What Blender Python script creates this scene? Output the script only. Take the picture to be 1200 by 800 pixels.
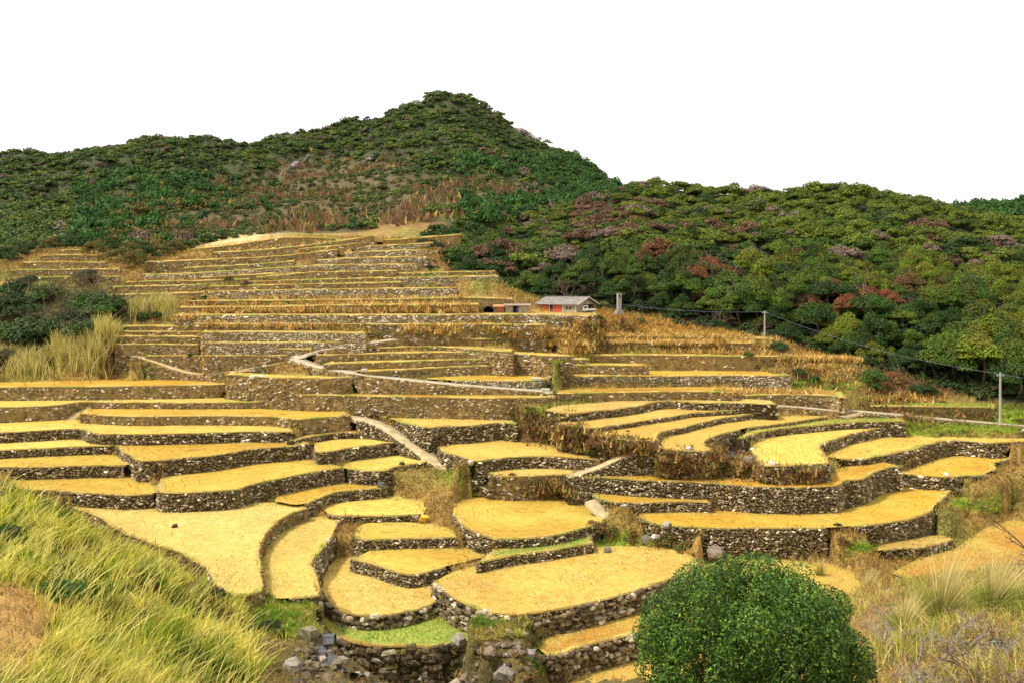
import bpy, bmesh, math, random, time
import numpy as np
from mathutils import Vector, Matrix
from mathutils.geometry import delaunay_2d_cdt
T0=time.time()
for o in list(bpy.data.objects): bpy.data.objects.remove(o)
SC=bpy.context.scene
COL=SC.collection
rng=np.random.default_rng(7); random.seed(7)
# ---------------------------------------------------------------- camera, sky, sun, exposure
cd=bpy.data.cameras.new('camera'); cam=bpy.data.objects.new('camera',cd); COL.objects.link(cam)
cd.lens=28.0; cd.sensor_width=36.0; cd.clip_start=0.1; cd.clip_end=6000
cd.shift_y=-65/1200.0
cam.location=(0,0,0); cam.rotation_euler=(math.radians(90),0,0)
SC.camera=cam
SUN_EL,SUN_AZ=math.radians(58),math.radians(-100)      # azimuth measured from +Y (view) towards +X
wd=bpy.data.worlds.new('World'); SC.world=wd; wd.use_nodes=True
nt=wd.node_tree; bg=nt.nodes['Background']
sky=nt.nodes.new('ShaderNodeTexSky'); sky.sky_type='NISHITA'; sky.sun_disc=False
sky.sun_elevation=SUN_EL; sky.sun_rotation=SUN_AZ; sky.air_density=1.0; sky.dust_density=3.0
hs=nt.nodes.new('ShaderNodeHueSaturation'); hs.inputs['Saturation'].default_value=0.12; hs.inputs['Value'].default_value=1.0
mx=nt.nodes.new('ShaderNodeMix'); mx.data_type='RGBA'; mx.inputs[0].default_value=0.7
mx.inputs['B'].default_value=(14.5,14.3,14.1,1)     # even cloud deck over the clear-sky model
nt.links.new(sky.outputs[0],hs.inputs['Color']); nt.links.new(hs.outputs[0],mx.inputs['A'])
nt.links.new(mx.outputs['Result'],bg.inputs['Color']); bg.inputs['Strength'].default_value=0.055
sd=bpy.data.lights.new('sun','SUN'); sd.energy=2.4; sd.angle=math.radians(6); sd.color=(1,0.95,0.86)
so=bpy.data.objects.new('sun',sd); COL.objects.link(so)
_d=Vector((math.sin(SUN_AZ)*math.cos(SUN_EL),math.cos(SUN_AZ)*math.cos(SUN_EL),math.sin(SUN_EL)))
so.rotation_euler=_d.to_track_quat('Z','Y').to_euler(); so.location=_d*200
SC.view_settings.view_transform='Standard'; SC.view_settings.look='None'
SC.view_settings.exposure=1.12; SC.view_settings.gamma=1.0
SC.render.engine='CYCLES'; SC.cycles.max_bounces=5; SC.cycles.diffuse_bounces=3
# ---------------------------------------------------------------- survey of the terraces
# Each terrace: label of its wall, surface kind, front edge (wall top) and back edge as sight
# lines (u,v) on a 1200x800 view; solved below into level fields at real heights.
FPX = 933.0; VH = 335.0; UC = 600.0
TD = []
def T(key, label, kind, front, back, **k):
    TD.append(dict(key=key, label=label, kind=kind, front=front, back=back, **k))
# ---- left block
T('A1','long dry stone wall under the topmost strip field at far left','orange',
  [(-25,454),(0,454),(60,453.5),(150,452.5),(230,451.5),(264,450.5)],[(240,445.5),(150,445),(60,447),(0,448.5),(-25,449)])
T('A2','low dry stone wall split by a dirt ramp, second strip down on the left','gold',
  [(-25,478.5),(0,478),(60,475.5),(88,472.5),(110,471.5),(220,472),(300,471.5),(322,471)],[(322,466.5),(285,465),(150,467),(0,468.5),(-25,469)])
T('A3','dry stone wall bulging beside the upper end of the concrete path','gold',
  [(95,485),(120,487),(180,488),(240,487.5),(300,488),(325,489),(345,491),(360,491),(380,489),(410,487)],[(403,482),(380,481),(330,480),(300,478.5),(200,477),(104,477)])
T('A4','long dry stone wall with a kink in it below the dirt ramp on the left','gold',
  [(-25,508),(0,507),(50,504.5),(95,502.5),(108,507),(125,509),(160,509),(220,508),(290,506),(343,506)],[(341,499.5),(290,497),(200,497),(150,496.5),(120,496),(92,492),(60,492),(0,494.5),(-25,495)])
T('A5','short dry stone wall of the narrow wedge field at the left edge','gold',
  [(-25,528.5),(0,528),(50,525.5),(90,524),(132,522.5)],[(118,520),(95,514.5),(50,516),(0,518.5),(-25,519)])
T('A6','dry stone wall sloping up to the right above the big pale left field','gold',
  [(136,521),(150,531),(166,540),(200,538.5),(250,533.5),(290,527),(320,524),(345,521.5),(362,520.5)],[(355,517),(300,517),(200,519),(140,520)])
T('A7','dry stone wall with bright stones just beyond the tall grass at left','gold',
  [(-25,548.5),(0,548),(40,547.5),(100,546),(150,545),(158,541)],[(135,531.5),(60,535),(0,536.5),(-25,537)])
T('A8','dry stone wall above the large foreground field at left, grass at its end','gold',
  [(20,574),(60,575),(100,578),(150,580.5),(180,578.5),(190,575)],[(172,560),(160,557.5),(100,559.5),(50,561),(10,563)])
T('A9','long diagonal dry stone wall under the big pale field left of centre','gold',
  [(186,575),(195,577.5),(230,577),(275,574),(300,566.5),(350,556.5),(380,551.5),(402,548)],[(385,543.5),(362,537),(330,537),(300,541),(250,549),(210,555),(188,561)])
T('A10','curved dry stone wall on the right side of the large sandy foreground field','straw',
  [(85,594),(112,604),(150,626),(200,644),(237,661),(250,676),(256,692),(285,698),(308,691),(304,660),(303,640),(310,625),(325,611),(345,600),(360,596)],
  [(352,592),(300,591.5),(240,594),(180,597),(130,597),(95,590)],wh=16)
# ---- centre left block
T('B1','thin low dry stone wall curving up to the concrete path bend','gold',
  [(340,517),(358,512.5),(378,509),(400,506.5),(430,506.5),(450,504.5)],[(442,501.5),(425,501),(400,502.5),(385,506),(362,509)])
T('B2','dry stone wall of large rounded stones left of the concrete path','gold',
  [(370,527),(376,530),(390,528.5),(409,525),(425,523),(450,519.5),(469,518)],[(468,514),(435,512.5),(400,515),(368,519.5)])
T('B3','short dry stone wall with a round dark shrub growing on it','gold',
  [(402,548.5),(425,551.5),(452,551.5),(460,547.5),(480,544),(502,541)],[(492,536),(470,533),(440,537),(410,541),(402,545)])
T('B4','low dry stone wall with a dark drain opening in the middle','gold',
  [(322,588),(345,591.5),(358,590),(373,584.5),(388,577.5),(410,574.5),(440,572),(452,571)],[(450,567.5),(410,567.5),(380,569),(350,573),(325,580)])
T('B5','low dry stone wall ending at a yellow boulder','gold',
  [(380,598),(388,603.5),(410,604.5),(440,604.8),(470,604),(496,603)],[(500,594),(490,586.5),(460,584),(430,583.5),(400,587.5),(382,593)])
T('B6','straight low dry stone wall left of the pale concrete slab','gold',
  [(415,627),(425,633),(450,632),(475,630.5),(500,630),(535,630)],[(530,621),(500,617),(480,615),(450,614.5),(430,615.5),(418,619)])
T('B7','dark mossy dry stone wall running down left from the concrete slab','gold',
  [(412,655),(440,662),(460,669.5),(480,674),(500,670),(523,663.5),(545,658),(570,652),(598,645)],[(565,648),(520,643),(470,643),(440,646.5),(422,652)])
T('B8','rounded dry stone wall around the tongue shaped foreground field','straw',
  [(378,680),(378,695),(387,708),(400,716),(420,721),(445,721),(470,718),(490,714),(510,706),(522,696)],[(520,693),(495,681),(470,671),(440,662),(415,656),(397,657),(385,665)])
T('B9','tumbled dry stone wall between the two tongue shaped foreground fields','straw',
  [(309,698),(325,702),(350,701),(376,698),(375,690),(370,676),(364,665),(367,655),(376,645),(385,632),(393,620),(398,610)],[(388,606),(365,607.5),(347,611),(335,622),(318,638),(311,650),(308,665),(308,682)])
T('G1','wall of big boulders over the dark gully at the bottom','grass',
  [(374,716),(384,738),(400,748),(430,755),(470,758),(510,757.5),(540,752),(570,745),(600,736),(622,724)],[(595,719),(560,712),(545,703),(520,695),(470,705),(400,700),(380,698)], wh=46)
# ---- round field and big field
T('C1','dry stone wall round the front of the oval field right of the path','gold',
  [(531,601),(545,618),(560,625.5),(580,631.5),(610,631.5),(640,628),(665,624),(690,617),(707,611)],[(703,603),(690,595),(660,581.5),(640,581),(610,583.5),(570,584.5),(540,586),(532,592)])
T('C2','lower step of dry stone wall under the oval field','grass',
  [(560,660),(600,650.5),(640,645.5),(670,641),(694,637)],[(690,622),(665,629),(640,634),(605,638),(580,645)])
T('C3','long dry stone wall of white stones under the widest foreground field','straw',
  [(508,683),(520,691),(535,701),(550,709),(570,717),(595,721),(620,719),(650,714),(680,708),(715,700.5),(750,690.5),(780,680.5),(805,671),(818,661)],
  [(812,653),(800,648),(780,645),(740,643),(690,645.5),(640,653),(600,661),(545,671),(512,681)])
T('C4','dry stone wall below the narrow orange field beside the round bush','orangestraw',
  [(630,760),(640,768),(660,766.5),(680,758.5),(710,751),(750,740.5),(776,735),(800,733),(850,735)],[(850,700),(825,680),(800,692),(770,704),(730,718),(690,731),(655,748),(632,754)])
T('C5','lowest dry stone wall partly hidden behind the round bush','orangestraw',
  [(600,845),(650,830),(700,820),(800,800),(900,800)],[(900,760),(790,757),(757,767),(730,776),(700,788),(672,799)])
T('D1','low dry stone edge of the orange field behind the round bush','orangestraw',
  [(821,672),(824,690),(850,700),(920,706),(1000,706),(1010,690)],[(1000,668),(930,660),(885,653),(850,649.5),(826,651)])
# ---- right block
T('E1','tall mossy dry stone wall under the long curving orange field','orange',
  [(748,606),(765,613.5),(785,616.5),(830,619),(870,619.5),(920,619),(960,618.5),(1000,616.5),(1035,612.5),(1060,609.5),(1085,603),(1095,594),(1105,583),(1114,575)],
  [(1110,572),(1075,568.5),(1050,570),(1030,578),(1015,588),(1000,597),(980,601),(940,603.5),(900,602.5),(850,601.5),(800,601.5),(750,601)])
T('E2','short dry stone wall beside the small concrete ramp','orange',
  [(700,584),(722,588.5),(760,588.5),(800,588.5),(822,588),(832,589)],[(825,584.5),(800,584.5),(760,583),(720,581),(694,578)])
T('E3','tall dry stone wall with a bright green weed on it, sweeping to the right','orange',
  [(668,557.5),(700,559),(730,561),(765,563.5),(800,565),(830,566.5),(860,568.5),(900,570.5),(950,570.5),(980,569.5),(989,563.5),(1005,562.5),(1015,558.5),(1025,552.5),(1035,548.5),(1046,547),(1056,548)],
  [(1045,544),(1030,542),(1010,546),(985,550),(972,557),(930,562),(870,562.5),(800,560.5),(770,560),(730,558),(700,556)])
T('E5','dry stone wall with a plank ramp at its right end','orange',
  [(1056,554),(1070,557.5),(1105,559.5),(1130,557),(1150,557),(1167,549),(1161,543),(1180,538),(1200,528),(1225,520)],[(1200,534),(1175,535),(1130,534.5),(1105,537.5),(1085,544.5),(1066,551)])
T('E6','long dry stone wall with fallen pale stones, right side','gold',
  [(965,535),(975,537),(990,539),(1010,538),(1030,534),(1050,530.5),(1070,527),(1090,520),(1108,516.5),(1130,516.5),(1160,519),(1200,518),(1225,518)],[(1225,514),(1200,515),(1140,513.5),(1100,512.5),(1065,510.5),(1040,511.5),(1010,517.5),(985,525),(970,532)])
T('E7','dry stone wall and brown bank round the pale fan shaped field','gold',
  [(881,528),(884,534),(891,542),(900,545.5),(920,546),(945,544.5),(969,543.5),(968,536),(964,529),(961,522),(970,518.5),(985,512.5),(1010,505.5),(1032,501.5)],[(1025,500),(1010,500),(980,502.5),(940,505.5),(910,510),(896,514),(884,521)])
T('E9','low dry stone wall with green grass on top behind the fan shaped field','grass',
  [(868,514),(880,509),(900,504.5),(930,500.5),(970,497),(1010,494.5),(1060,494)],[(1050,489),(990,491),(960,494),(920,497.5),(890,502),(870,510)])
T('E10','dry stone edge of the bare field above the dark muddy hollow','orangestraw',
  [(771,524),(780,527.5),(800,527.5),(820,528.5),(830,527.5),(823,522),(828,515.5),(845,508.5),(875,501.5),(905,497.5),(940,493),(968,488.5)],[(955,487),(920,488.5),(880,492.5),(845,495.5),(815,501.5),(790,508.5),(776,517)])
T('F1','low dry stone wall of upright slabs winding above the bare field','orangestraw',
  [(694,508.5),(715,513.5),(735,516),(764,517),(770,511),(778,505.5),(800,501),(825,494.5),(845,490.5),(870,487),(886,484.5)],[(878,483),(840,486),(800,490.5),(760,497),(720,503),(698,507)])
T('F2','low straight dry stone wall between two ribbon fields right of centre','orangestraw',
  [(655,497),(690,501.5),(710,500),(745,494.5),(780,489),(810,484.5),(840,482),(862,481)],[(850,477),(800,479),(760,482.5),(720,489),(680,492.5),(656,495)])
T('F3','mossy dry stone wall under the pale yellow ribbon field','pale',
  [(640,481),(665,485),(690,483.5),(720,479.5),(750,475.5),(770,471.5),(790,470.5),(820,472.5),(870,472.5),(910,474)],[(900,469),(850,467),(800,464.5),(770,465.5),(730,469.5),(700,473),(650,476)])
T('F4','very low dry stone wall under the brown strip right of centre','orange',
  [(645,461.5),(700,460.5),(760,459.5),(830,459),(862,460)],[(868,454.5),(800,454),(700,456),(650,457.5)])
T('G2','long pale dry stone wall at mid right with a patched concrete section','orange',
  [(500,444.5),(530,446),(580,446.5),(620,446.5),(636,445.5),(645,443),(680,441.5),(720,441),(780,441),(840,440),(900,440.5),(927,440)],[(900,435.5),(850,435),(760,434),(700,434.5),(650,435.5),(620,436.5),(560,438.5),(500,440.5)],tone='pale')
T('E11','low dry stone wall with bright stones beside the road at right','drygrass',
  [(862,464),(900,463),(950,463),(975,464),(990,467)],[(985,458),(950,456),(900,455.5),(872,456)])
T('E12','brown bank wall below the grass strip by the utility pole','grass',
  [(1020,476),(1060,476.5),(1100,477),(1165,477.5)],[(1165,472),(1100,472.5),(1050,472.5),(1020,473)])
# ---- strips above the road
T('H0','short dry stone wall topmost of the strips right of the road bend','drygrass',
  [(440,408.5),(480,407),(520,407),(560,410),(600,412.5)],[(600,409),(540,405.5),(500,404.5),(450,405.5)])
T('H1','second dry stone wall strip up from the road junction','gold',
  [(372,417),(400,416),(430,414.8),(470,414.3),(520,413.3),(560,413.3),(600,414.3),(640,417),(672,418)],[(640,414),(560,411),(520,411.5),(470,412),(430,412.3),(385,414)])
T('H2','dry stone wall strip in the middle right of the road bend','gold',
  [(380,427.5),(430,425.7),(470,424.5),(520,422.3),(560,421.7),(640,421.7),(690,421.5)],[(680,419),(560,419.6),(520,420),(470,421.7),(430,422.8),(390,424)])
T('H3','dry stone wall strip just above the concrete road','gold',
  [(415,435),(440,435.3),(490,432.3),(520,430.7),(560,429.4),(620,428.6),(690,428.4),(760,429)],[(740,426),(620,426.3),(560,426.8),(520,427.8),(490,429.3),(450,431),(425,433)])
T('H4','ragged dry stone wall above the brown grass strip at right','drygrass',
  [(600,403),(660,402),(720,401.5),(780,402),(880,402.5)],[(880,398),(780,398),(700,397.5),(620,398)])
# ---- left of the road bend
T('I1','dark dry stone wall below the road bend on its left','gold',
  [(266,439),(285,440.5),(300,441.5),(330,443),(370,444),(395,443),(412,442)],[(408,439.5),(370,440.5),(330,439.5),(300,438),(275,436)])
T('I2','tall grassy dry stone wall with white stones at its foot in the centre','orange',
  [(335,462),(360,463),(390,463.5),(450,465),(520,466),(580,466.8),(640,465.8),(650,464)],[(640,462.6),(560,463.3),(450,461.6),(370,460),(312,458)])
T('J1','dark dry stone wall right of the concrete path in the centre','orangestraw',
  [(455,490.5),(475,496),(490,499.5),(505,501.5),(520,500),(550,498.3),(570,496),(584,495),(605,497)],[(600,493),(580,492),(520,491),(470,490),(445,488.5)])
T('J2','dry stone wall of round stones under the pale diamond shaped field','straw',
  [(514,525),(520,529.5),(535,534.5),(558,540.5),(575,538.5),(600,535.5),(630,534.5),(650,535),(680,537),(702,539)],[(690,533.5),(660,526),(640,521),(610,518),(580,517),(545,519.5),(520,523)])
T('J3','short overgrown wall with a dark hollow beneath it','straw',
  [(574,555),(585,558),(600,558.8),(640,557),(665,556),(684,550.5)],[(685,545.5),(670,547.8),(620,549),(575,551)])
# ---- strips at the far left centre
T('K2','short topmost dry stone wall of the left stack of terraces','drygrass',
  [(139,383.5),(165,383),(195,383),(238,383)],[(235,381),(190,380.5),(150,380.5)])
T('K3','second dry stone wall of the left stack of terraces','gold',
  [(131,389),(180,389.2),(240,389.6),(262,389.5)],[(255,388),(190,387.5),(140,387.3)])
T('K4','third dry stone wall of the left stack, pale stones showing','gold',
  [(131,394.8),(180,394.7),(238,395.2)],[(238,393.8),(190,393.2),(138,393)])
T('K5','fourth and tallest dry stone wall of the left stack','gold',
  [(135,404),(180,404),(232,404.5)],[(232,402.5),(190,402),(140,402)])
T('K6','low dry stone wall with a dark shrub, bottom of the left stack','gold',
  [(172,417.5),(225,417.3),(252,417.5)],[(252,415.3),(225,415.2),(178,415)])
T('M1','pale dry stone wall at the top left of the road bend','drygrass',
  [(238,390.5),(300,389.5),(350,390.2),(390,390.8),(428,391.6)],[(425,389),(350,387.5),(300,387),(240,387.5)],tone='pale')
T('M2','second pale dry stone wall left of the road bend','gold',
  [(242,402.3),(300,402.2),(370,401.7),(425,402)],[(420,400),(370,400.5),(300,400.7),(245,401)],tone='pale')
T('M3','third low dry stone wall left of the road bend','gold',
  [(268,409.3),(320,409.2),(365,409.7)],[(365,407.6),(320,407.5),(272,407.8)])
T('M4','dry stone wall ending beside the widest part of the road bend','gold',
  [(240,417.3),(300,417),(338,416.8)],[(338,414.6),(300,414.3),(246,414.7)])
T('M5','lowest dry stone wall left of the road bend','gold',
  [(238,425.7),(300,425.7),(328,426)],[(330,424),(300,424),(240,424)])
T('L1','long pale dry stone wall under the farmhouse terrace','drygrass',
  [(205,370.2),(240,370.2),(300,370.1),(400,369.9),(500,369.8),(560,369.5),(620,369.5),(660,370),(695,372)],[(700,366),(620,366),(560,366.3),(400,367.3),(300,367.4),(215,367.6)],tone='pale')
T('L2','low dry stone ledge below the pale farmhouse wall','drygrass',
  [(228,380.3),(270,380.3),(370,380.3),(500,381),(560,380.6),(640,381.5)],[(640,379.7),(560,379.2),(400,378.6),(270,378.5),(234,378.6)])
T('S1','small curved dry stone wall in the rough grass at lower right','drygrass',
  [(1028,646),(1050,643.5),(1080,641.5),(1100,637.5),(1116,632)],[(1105,628),(1070,634),(1030,638)],wh=9)
T('S2','low earth edge of the sloping sandy field at the right border','orangestraw',
  [(1045,672),(1100,687),(1150,695),(1230,700)],[(1230,618),(1185,612),(1150,623),(1118,646),(1065,661)],wh=4)
T('P0','rim of the dark muddy hollow','mud',
  [(830,533),(850,537),(870,534),(882,529)],[(866,513),(845,512.5),(833,519)],wh=2)
# ---- farmhouse terrace and above: (u,v) with explicit distance
def FT(key,label,kind,D,depth,front,**k):
    TD.append(dict(key=key,label=label,kind=kind,front=front,back=[],D=D,depth=depth,**k))

FT('N3','brown grass bank nearest above the farm sheds','drygrass',141,5,[(212,361),(300,360.5),(400,358.5),(480,357.8),(560,357.5)],wh=8)
FT('N2','brown grass bank behind the farm sheds','drygrass',147,5,[(222,353.5),(300,353),(400,352.3),(480,351),(545,349.5),(600,351.5)],wh=6)
FT('N1','long stone wall dotted with white stones below the upper fields','drygrass',153,6,[(243,342.5),(300,341.2),(360,340.3),(410,339.5),(470,338.8),(535,338.3)],wh=10,tone='pale')
FT('M6','tawny grass step below the farmhouse wall, right of the road end','drygrass',128.6,3,[(444,387.5),(500,386.6),(560,386.2),(640,387),(700,388)],wh=5)
FT('M7','second tawny grass step below the farmhouse wall','drygrass',127,3,[(474,392.6),(520,392),(600,392),(690,393)],wh=5)
FT('M8','low stone step under the tawny grass left of the slope','drygrass',125.6,3,[(478,398.8),(520,398),(600,398),(650,399)],wh=5)
FT('H5','tawny bank above the green verge right of the road strips','drygrass',121.5,3,[(692,417),(760,416.5),(850,417.5),(940,418.5),(1008,421)],wh=9)
FT('H6','low tawny bank below the slope under the pillar','drygrass',131,4,[(640,396.5),(720,394.5),(800,395.5),(880,397),(906,398.5)],wh=5)
FT('O6','short stone wall behind the pale reed clump','drygrass',154,4,[(128,346.5),(190,345),(240,343)],wh=6)
FT('N7','long stone wall just above the white dotted wall','drygrass',158,4,[(246,336.5),(330,334.5),(400,333),(470,331.5)],wh=5)
FT('N8','broken stone wall above the reddish grass row','drygrass',163,4,[(292,331),(380,328),(462,326.2)],wh=4)
FT('O3b','short stone wall in the middle of the upper left terraces','drygrass',170,4,[(236,326),(290,323),(350,320)],wh=4)
FT('O2b','stone wall between the pale walls of the upper left terraces','drygrass',179,4,[(215,315),(280,311.5),(345,307)],wh=4)
FT('O2c','stone wall left of the foot of the grey stone slope','drygrass',189,4,[(350,293),(395,289),(420,286)],wh=4)
FT('N5','pale stone wall beside the forest edge, lower of a pair','grass',161,4,[(463,326.5),(500,325.8),(540,325),(582,324)],wh=6,tone='pale')
FT('N4','stone wall beside the forest edge, upper of a pair','drygrass',167,5,[(468,321),(520,320),(580,318.6)],wh=4)
FT('N6','low ragged stone wall above the reddish grass in the middle','drygrass',168,4,[(300,326),(355,320.5),(400,319),(465,318.3)],wh=5)
FT('Q4','lowest tier of the grey stone slope','drygrass',174,2.5,[(345,314),(375,311.8),(430,311),(488,310.5)],wh=7,tone='pale')
FT('Q3','second tier up of the grey stone slope','drygrass',179,2,[(372,306),(405,303.5),(450,302.5),(500,302)],wh=7,tone='pale')
FT('Q2','third tier up of the grey stone slope','drygrass',184,2,[(395,298.5),(425,296),(470,294.6),(504,294)],wh=7,tone='pale')
FT('Q1','top tier of the grey stone slope','orangestraw',189,10,[(418,291.5),(445,289),(480,287),(508,285.5)],wh=7,tone='pale')
FT('Q0','low bank edge of the reddish field under the brushy slope','orangestraw',200,10,[(440,283),(480,280.5),(540,275.5)],wh=3)
FT('O5','lowest stone wall of the upper left terraces','drygrass',160,5,[(130,337),(200,335.3),(243,334)],wh=4)
FT('O4','second stone wall of the upper left terraces','drygrass',166,5,[(148,331.5),(190,330.3),(230,330),(292,328)],wh=4)
FT('O3','third stone wall of the upper left terraces, pale at its left','grass',174,6,[(168,322.5),(220,321.5),(290,317),(345,313.5)],wh=7,tone='pale')
FT('O2','stone wall curving under the sandy bank at upper left','drygrass',184,6,[(172,308),(230,305.5),(300,302.5),(350,299),(395,293)],wh=7)
FT('O1','high stone wall beside the sandy bank top','orangestraw',194,6,[(250,297),(300,294.5),(345,290),(395,284),(437,277.5)],wh=5)
FT('O0','pale sandy bank below the brushy slope','sand',202,8,[(225,293),(265,289),(300,284),(330,279.5),(365,279),(395,281)],wh=5)
FT('R5','bottom wall of the far left terraces behind the dark trees','drygrass',165,5,[(14,326),(80,325.3),(138,325)],wh=5)
FT('R4','second wall of the far left terraces','drygrass',173,5,[(12,317.5),(80,316.5),(140,316)],wh=5)
FT('R3','third wall of the far left terraces','drygrass',181,5,[(26,308.5),(80,308),(124,308.5)],wh=5)
FT('R2','fourth wall of the far left terraces','drygrass',189,5,[(50,300.5),(85,299.5),(115,300.5)],wh=4)
FT('R1','top wall of the far left terraces under the forest','drygrass',196,5,[(70,294.5),(95,293.8),(105,295)],wh=3)
# ---- lanes and ramps: centre line (u,v,distance), width
LANES=[
 dict(name='road',kind='concrete',w=2.4,wall='retaining wall of the winding concrete road, dark stones',pts=[(462,397.5,124.6),(445,399.8,122.4),(425,402.8,120),(400,406.3,118.3),(372,410.8,117.2),(354,415.5,116.6),(348,420,115.6),(357,424,114.4),(372,428.5,112),(390,432.3,110.2),(410,435.5,108.9),(450,441.5,107.8),(520,448.7,107.2),(570,452.8,106.9),(610,455.8,106.6),(648,458.5,106.3)]),
 dict(name='path',kind='concrete2',w=2.3,wall='low bank of stones edging the concrete farm path',pts=[(400,487,104),(415,489,102.5),(430,492,101.3),(445,497,100),(460,505,98.8),(475,515,97.6),(490,525.5,96),(505,536,94.2),(525,547,91.6),(545,555,89.6),(562,563,88.4),(580,573,87.2),(594,580,86.6)]),
 dict(name='path',kind='slab',w=1.5,wall='sloping wall of big flat stones under the slab path',pts=[(664,558.5,84.2),(680,554,84.5),(700,547.5,84.8),(720,538.5,85),(745,528,85.2),(772,521,85.6)]),
 dict(name='road',kind='concrete',w=1.8,wall='low stone edge of the narrow road at right',pts=[(885,472.8,107.3),(905,474.3,107.1),(940,477,106.9),(975,480.3,106.7),(1000,481,106.6),(1040,484.3,106.5),(1100,489.8,106.1),(1160,495,105.8),(1235,501,105.5)]),
 dict(name='ramp',kind='dirt',w=2.0,wall='',pts=[(82,491.5,104.6),(92,482,106.3),(103,472,108.2)]),
 dict(name='ramp',kind='dirt',w=2.2,wall='',pts=[(262,450.2,113.5),(275,454,113.2),(286,459,113),(296,464,112.8)]),
 dict(name='path',kind='dirt',w=1.6,wall='low wall edging the pale footpath at left',pts=[(158,416.5,121),(178,421.5,119.9),(195,428,119.2),(210,433,118.8),(225,436.8,118.3),(245,437.8,117.1),(275,434.2,115.8),(310,428.6,115.5),(342,422.5,116)]),
 dict(name='ramp',kind='slab',w=2.2,wall='',pts=[(715,606.5,79.2),(704,596,80),(694,585.5,80.9)]),
 dict(name='ramp',kind='plank',w=2.4,wall='',pts=[(1112,573,88.8),(1125,565.5,90.2),(1140,558.5,91.6)]),
 dict(name='ramp',kind='slab',w=1.6,wall='',pts=[(984,488.3,105),(996,484.5,105.8),(1006,481.5,106.4)]),
]
import numpy as np, math, random
def in_poly(poly,u,v):
    c=False; n=len(poly); j=n-1
    for i in range(n):
        ui,vi=poly[i]; uj,vj=poly[j]
        if (vi>v)!=(vj>v) and u<(uj-ui)*(v-vi)/(vj-vi)+ui: c=not c
        j=i
    return c
def solve_levels():
    L=[t for t in TD if 'D' not in t]
    for t in L: t['poly']=t['front']+t['back']
    n=len(L); rows=[]; rhs=[]; info=[]
    for i,t in enumerate(L):
        f=t['front']
        for (a,b) in zip(f[:-1],f[1:]):
            m=max(1,int(abs(b[0]-a[0])/8))
            for k in range(m):
                s=(k+.5)/m; u=a[0]+(b[0]-a[0])*s; v=a[1]+(b[1]-a[1])*s
                if b[0]<=a[0]+1: continue
                q=v+1.0; hit=None
                while q<v+42:
                    for j,o in enumerate(L):
                        if j!=i and in_poly(o['poly'],u,q): hit=(j,q); break
                    if hit: break
                    q+=0.5
                if hit and hit[1]-v>1.9:
                    j,q=hit
                    r=np.zeros(n); r[j]=1; r[i]=-1
                    rows.append(r); rhs.append(math.log((q-VH)/(v-VH))); info.append((i,j,q-v))
    # weak prior on distance by row
    pv=[350,370,400,440,480,520,560,600,640,680,720,760,800,860]; pd=[105,98,92,86,80,72,64,57,50,45,41,38,35,32]
    for i,t in enumerate(L):
        v=np.mean([p[1] for p in t['front']]); D=1.5*np.interp(v,pv,pd)
        r=np.zeros(n); r[i]=.25; rows.append(r); rhs.append(.25*math.log(D*(v-VH)/FPX))
    r=np.zeros(n); i=[t['key'] for t in L].index('C3'); r[i]=20; rows.append(r); rhs.append(20*math.log(60*(715-VH)/FPX))
    x=np.linalg.lstsq(np.array(rows),np.array(rhs),rcond=None)[0]
    for i,t in enumerate(L): t['z']=-math.exp(x[i])
    return L,info,x
SOLVED,_info,_x=solve_levels()
BY={t['key']:t for t in TD}
def setD(k,D,v): BY[k]['z']=-D*(v-VH)/FPX
BY['I1']['z']=-12.3
BY['G1']['z']=BY['B8']['z']-0.95
setD('E12',108.5,477); setD('E11',108.5,463); setD('H4',127,402)
for k,s in dict(K2=1.035,K3=1.035,K4=1.035,K5=1.035,K6=1.035,M5=1.03,M4=1.025,M3=1.015,M1=1.0,L1=1.02,L2=1.018,H0=1.0,H1=.99,H3=1.012,G2=1.03).items(): BY[k]['z']*=s
BY['S1']['z']=-24.4; BY['S2']['z']=-25.1; BY['P0']['z']=-18.9
for t in TD:
    if 'D' in t: t['z']=0.0
# ---------------------------------------------------------------- plan geometry of the valley
def P3(u,v,D): return (D*(u-UC)/FPX, D, -D*(v-VH)/FPX)
def smooth(pts,step):
    """Catmull-Rom through 2-D/3-D points, then resample evenly"""
    p=np.array(pts,float)
    if len(p)<3: q=p
    else:
        e=np.vstack([2*p[0]-p[1],p,2*p[-1]-p[-2]]); out=[]
        for i in range(1,len(e)-2):
            for s in np.linspace(0,1,7)[:-1]:
                a,b,c,d=e[i-1],e[i],e[i+1],e[i+2]; k=0.35
                m1=k*(c-a); m2=k*(d-b)
                h=(2*s**3-3*s**2+1)*b+(s**3-2*s**2+s)*m1+(-2*s**3+3*s**2)*c+(s**3-s**2)*m2
                out.append(h)
        out.append(p[-1]); q=np.array(out)
    L=np.r_[0,np.cumsum(np.linalg.norm(np.diff(q,axis=0),axis=1))]
    n=max(2,int(round(L[-1]/step))+1); s=np.linspace(0,L[-1],n)
    return np.stack([np.interp(s,L,q[:,k]) for k in range(q.shape[1])],1)
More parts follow.
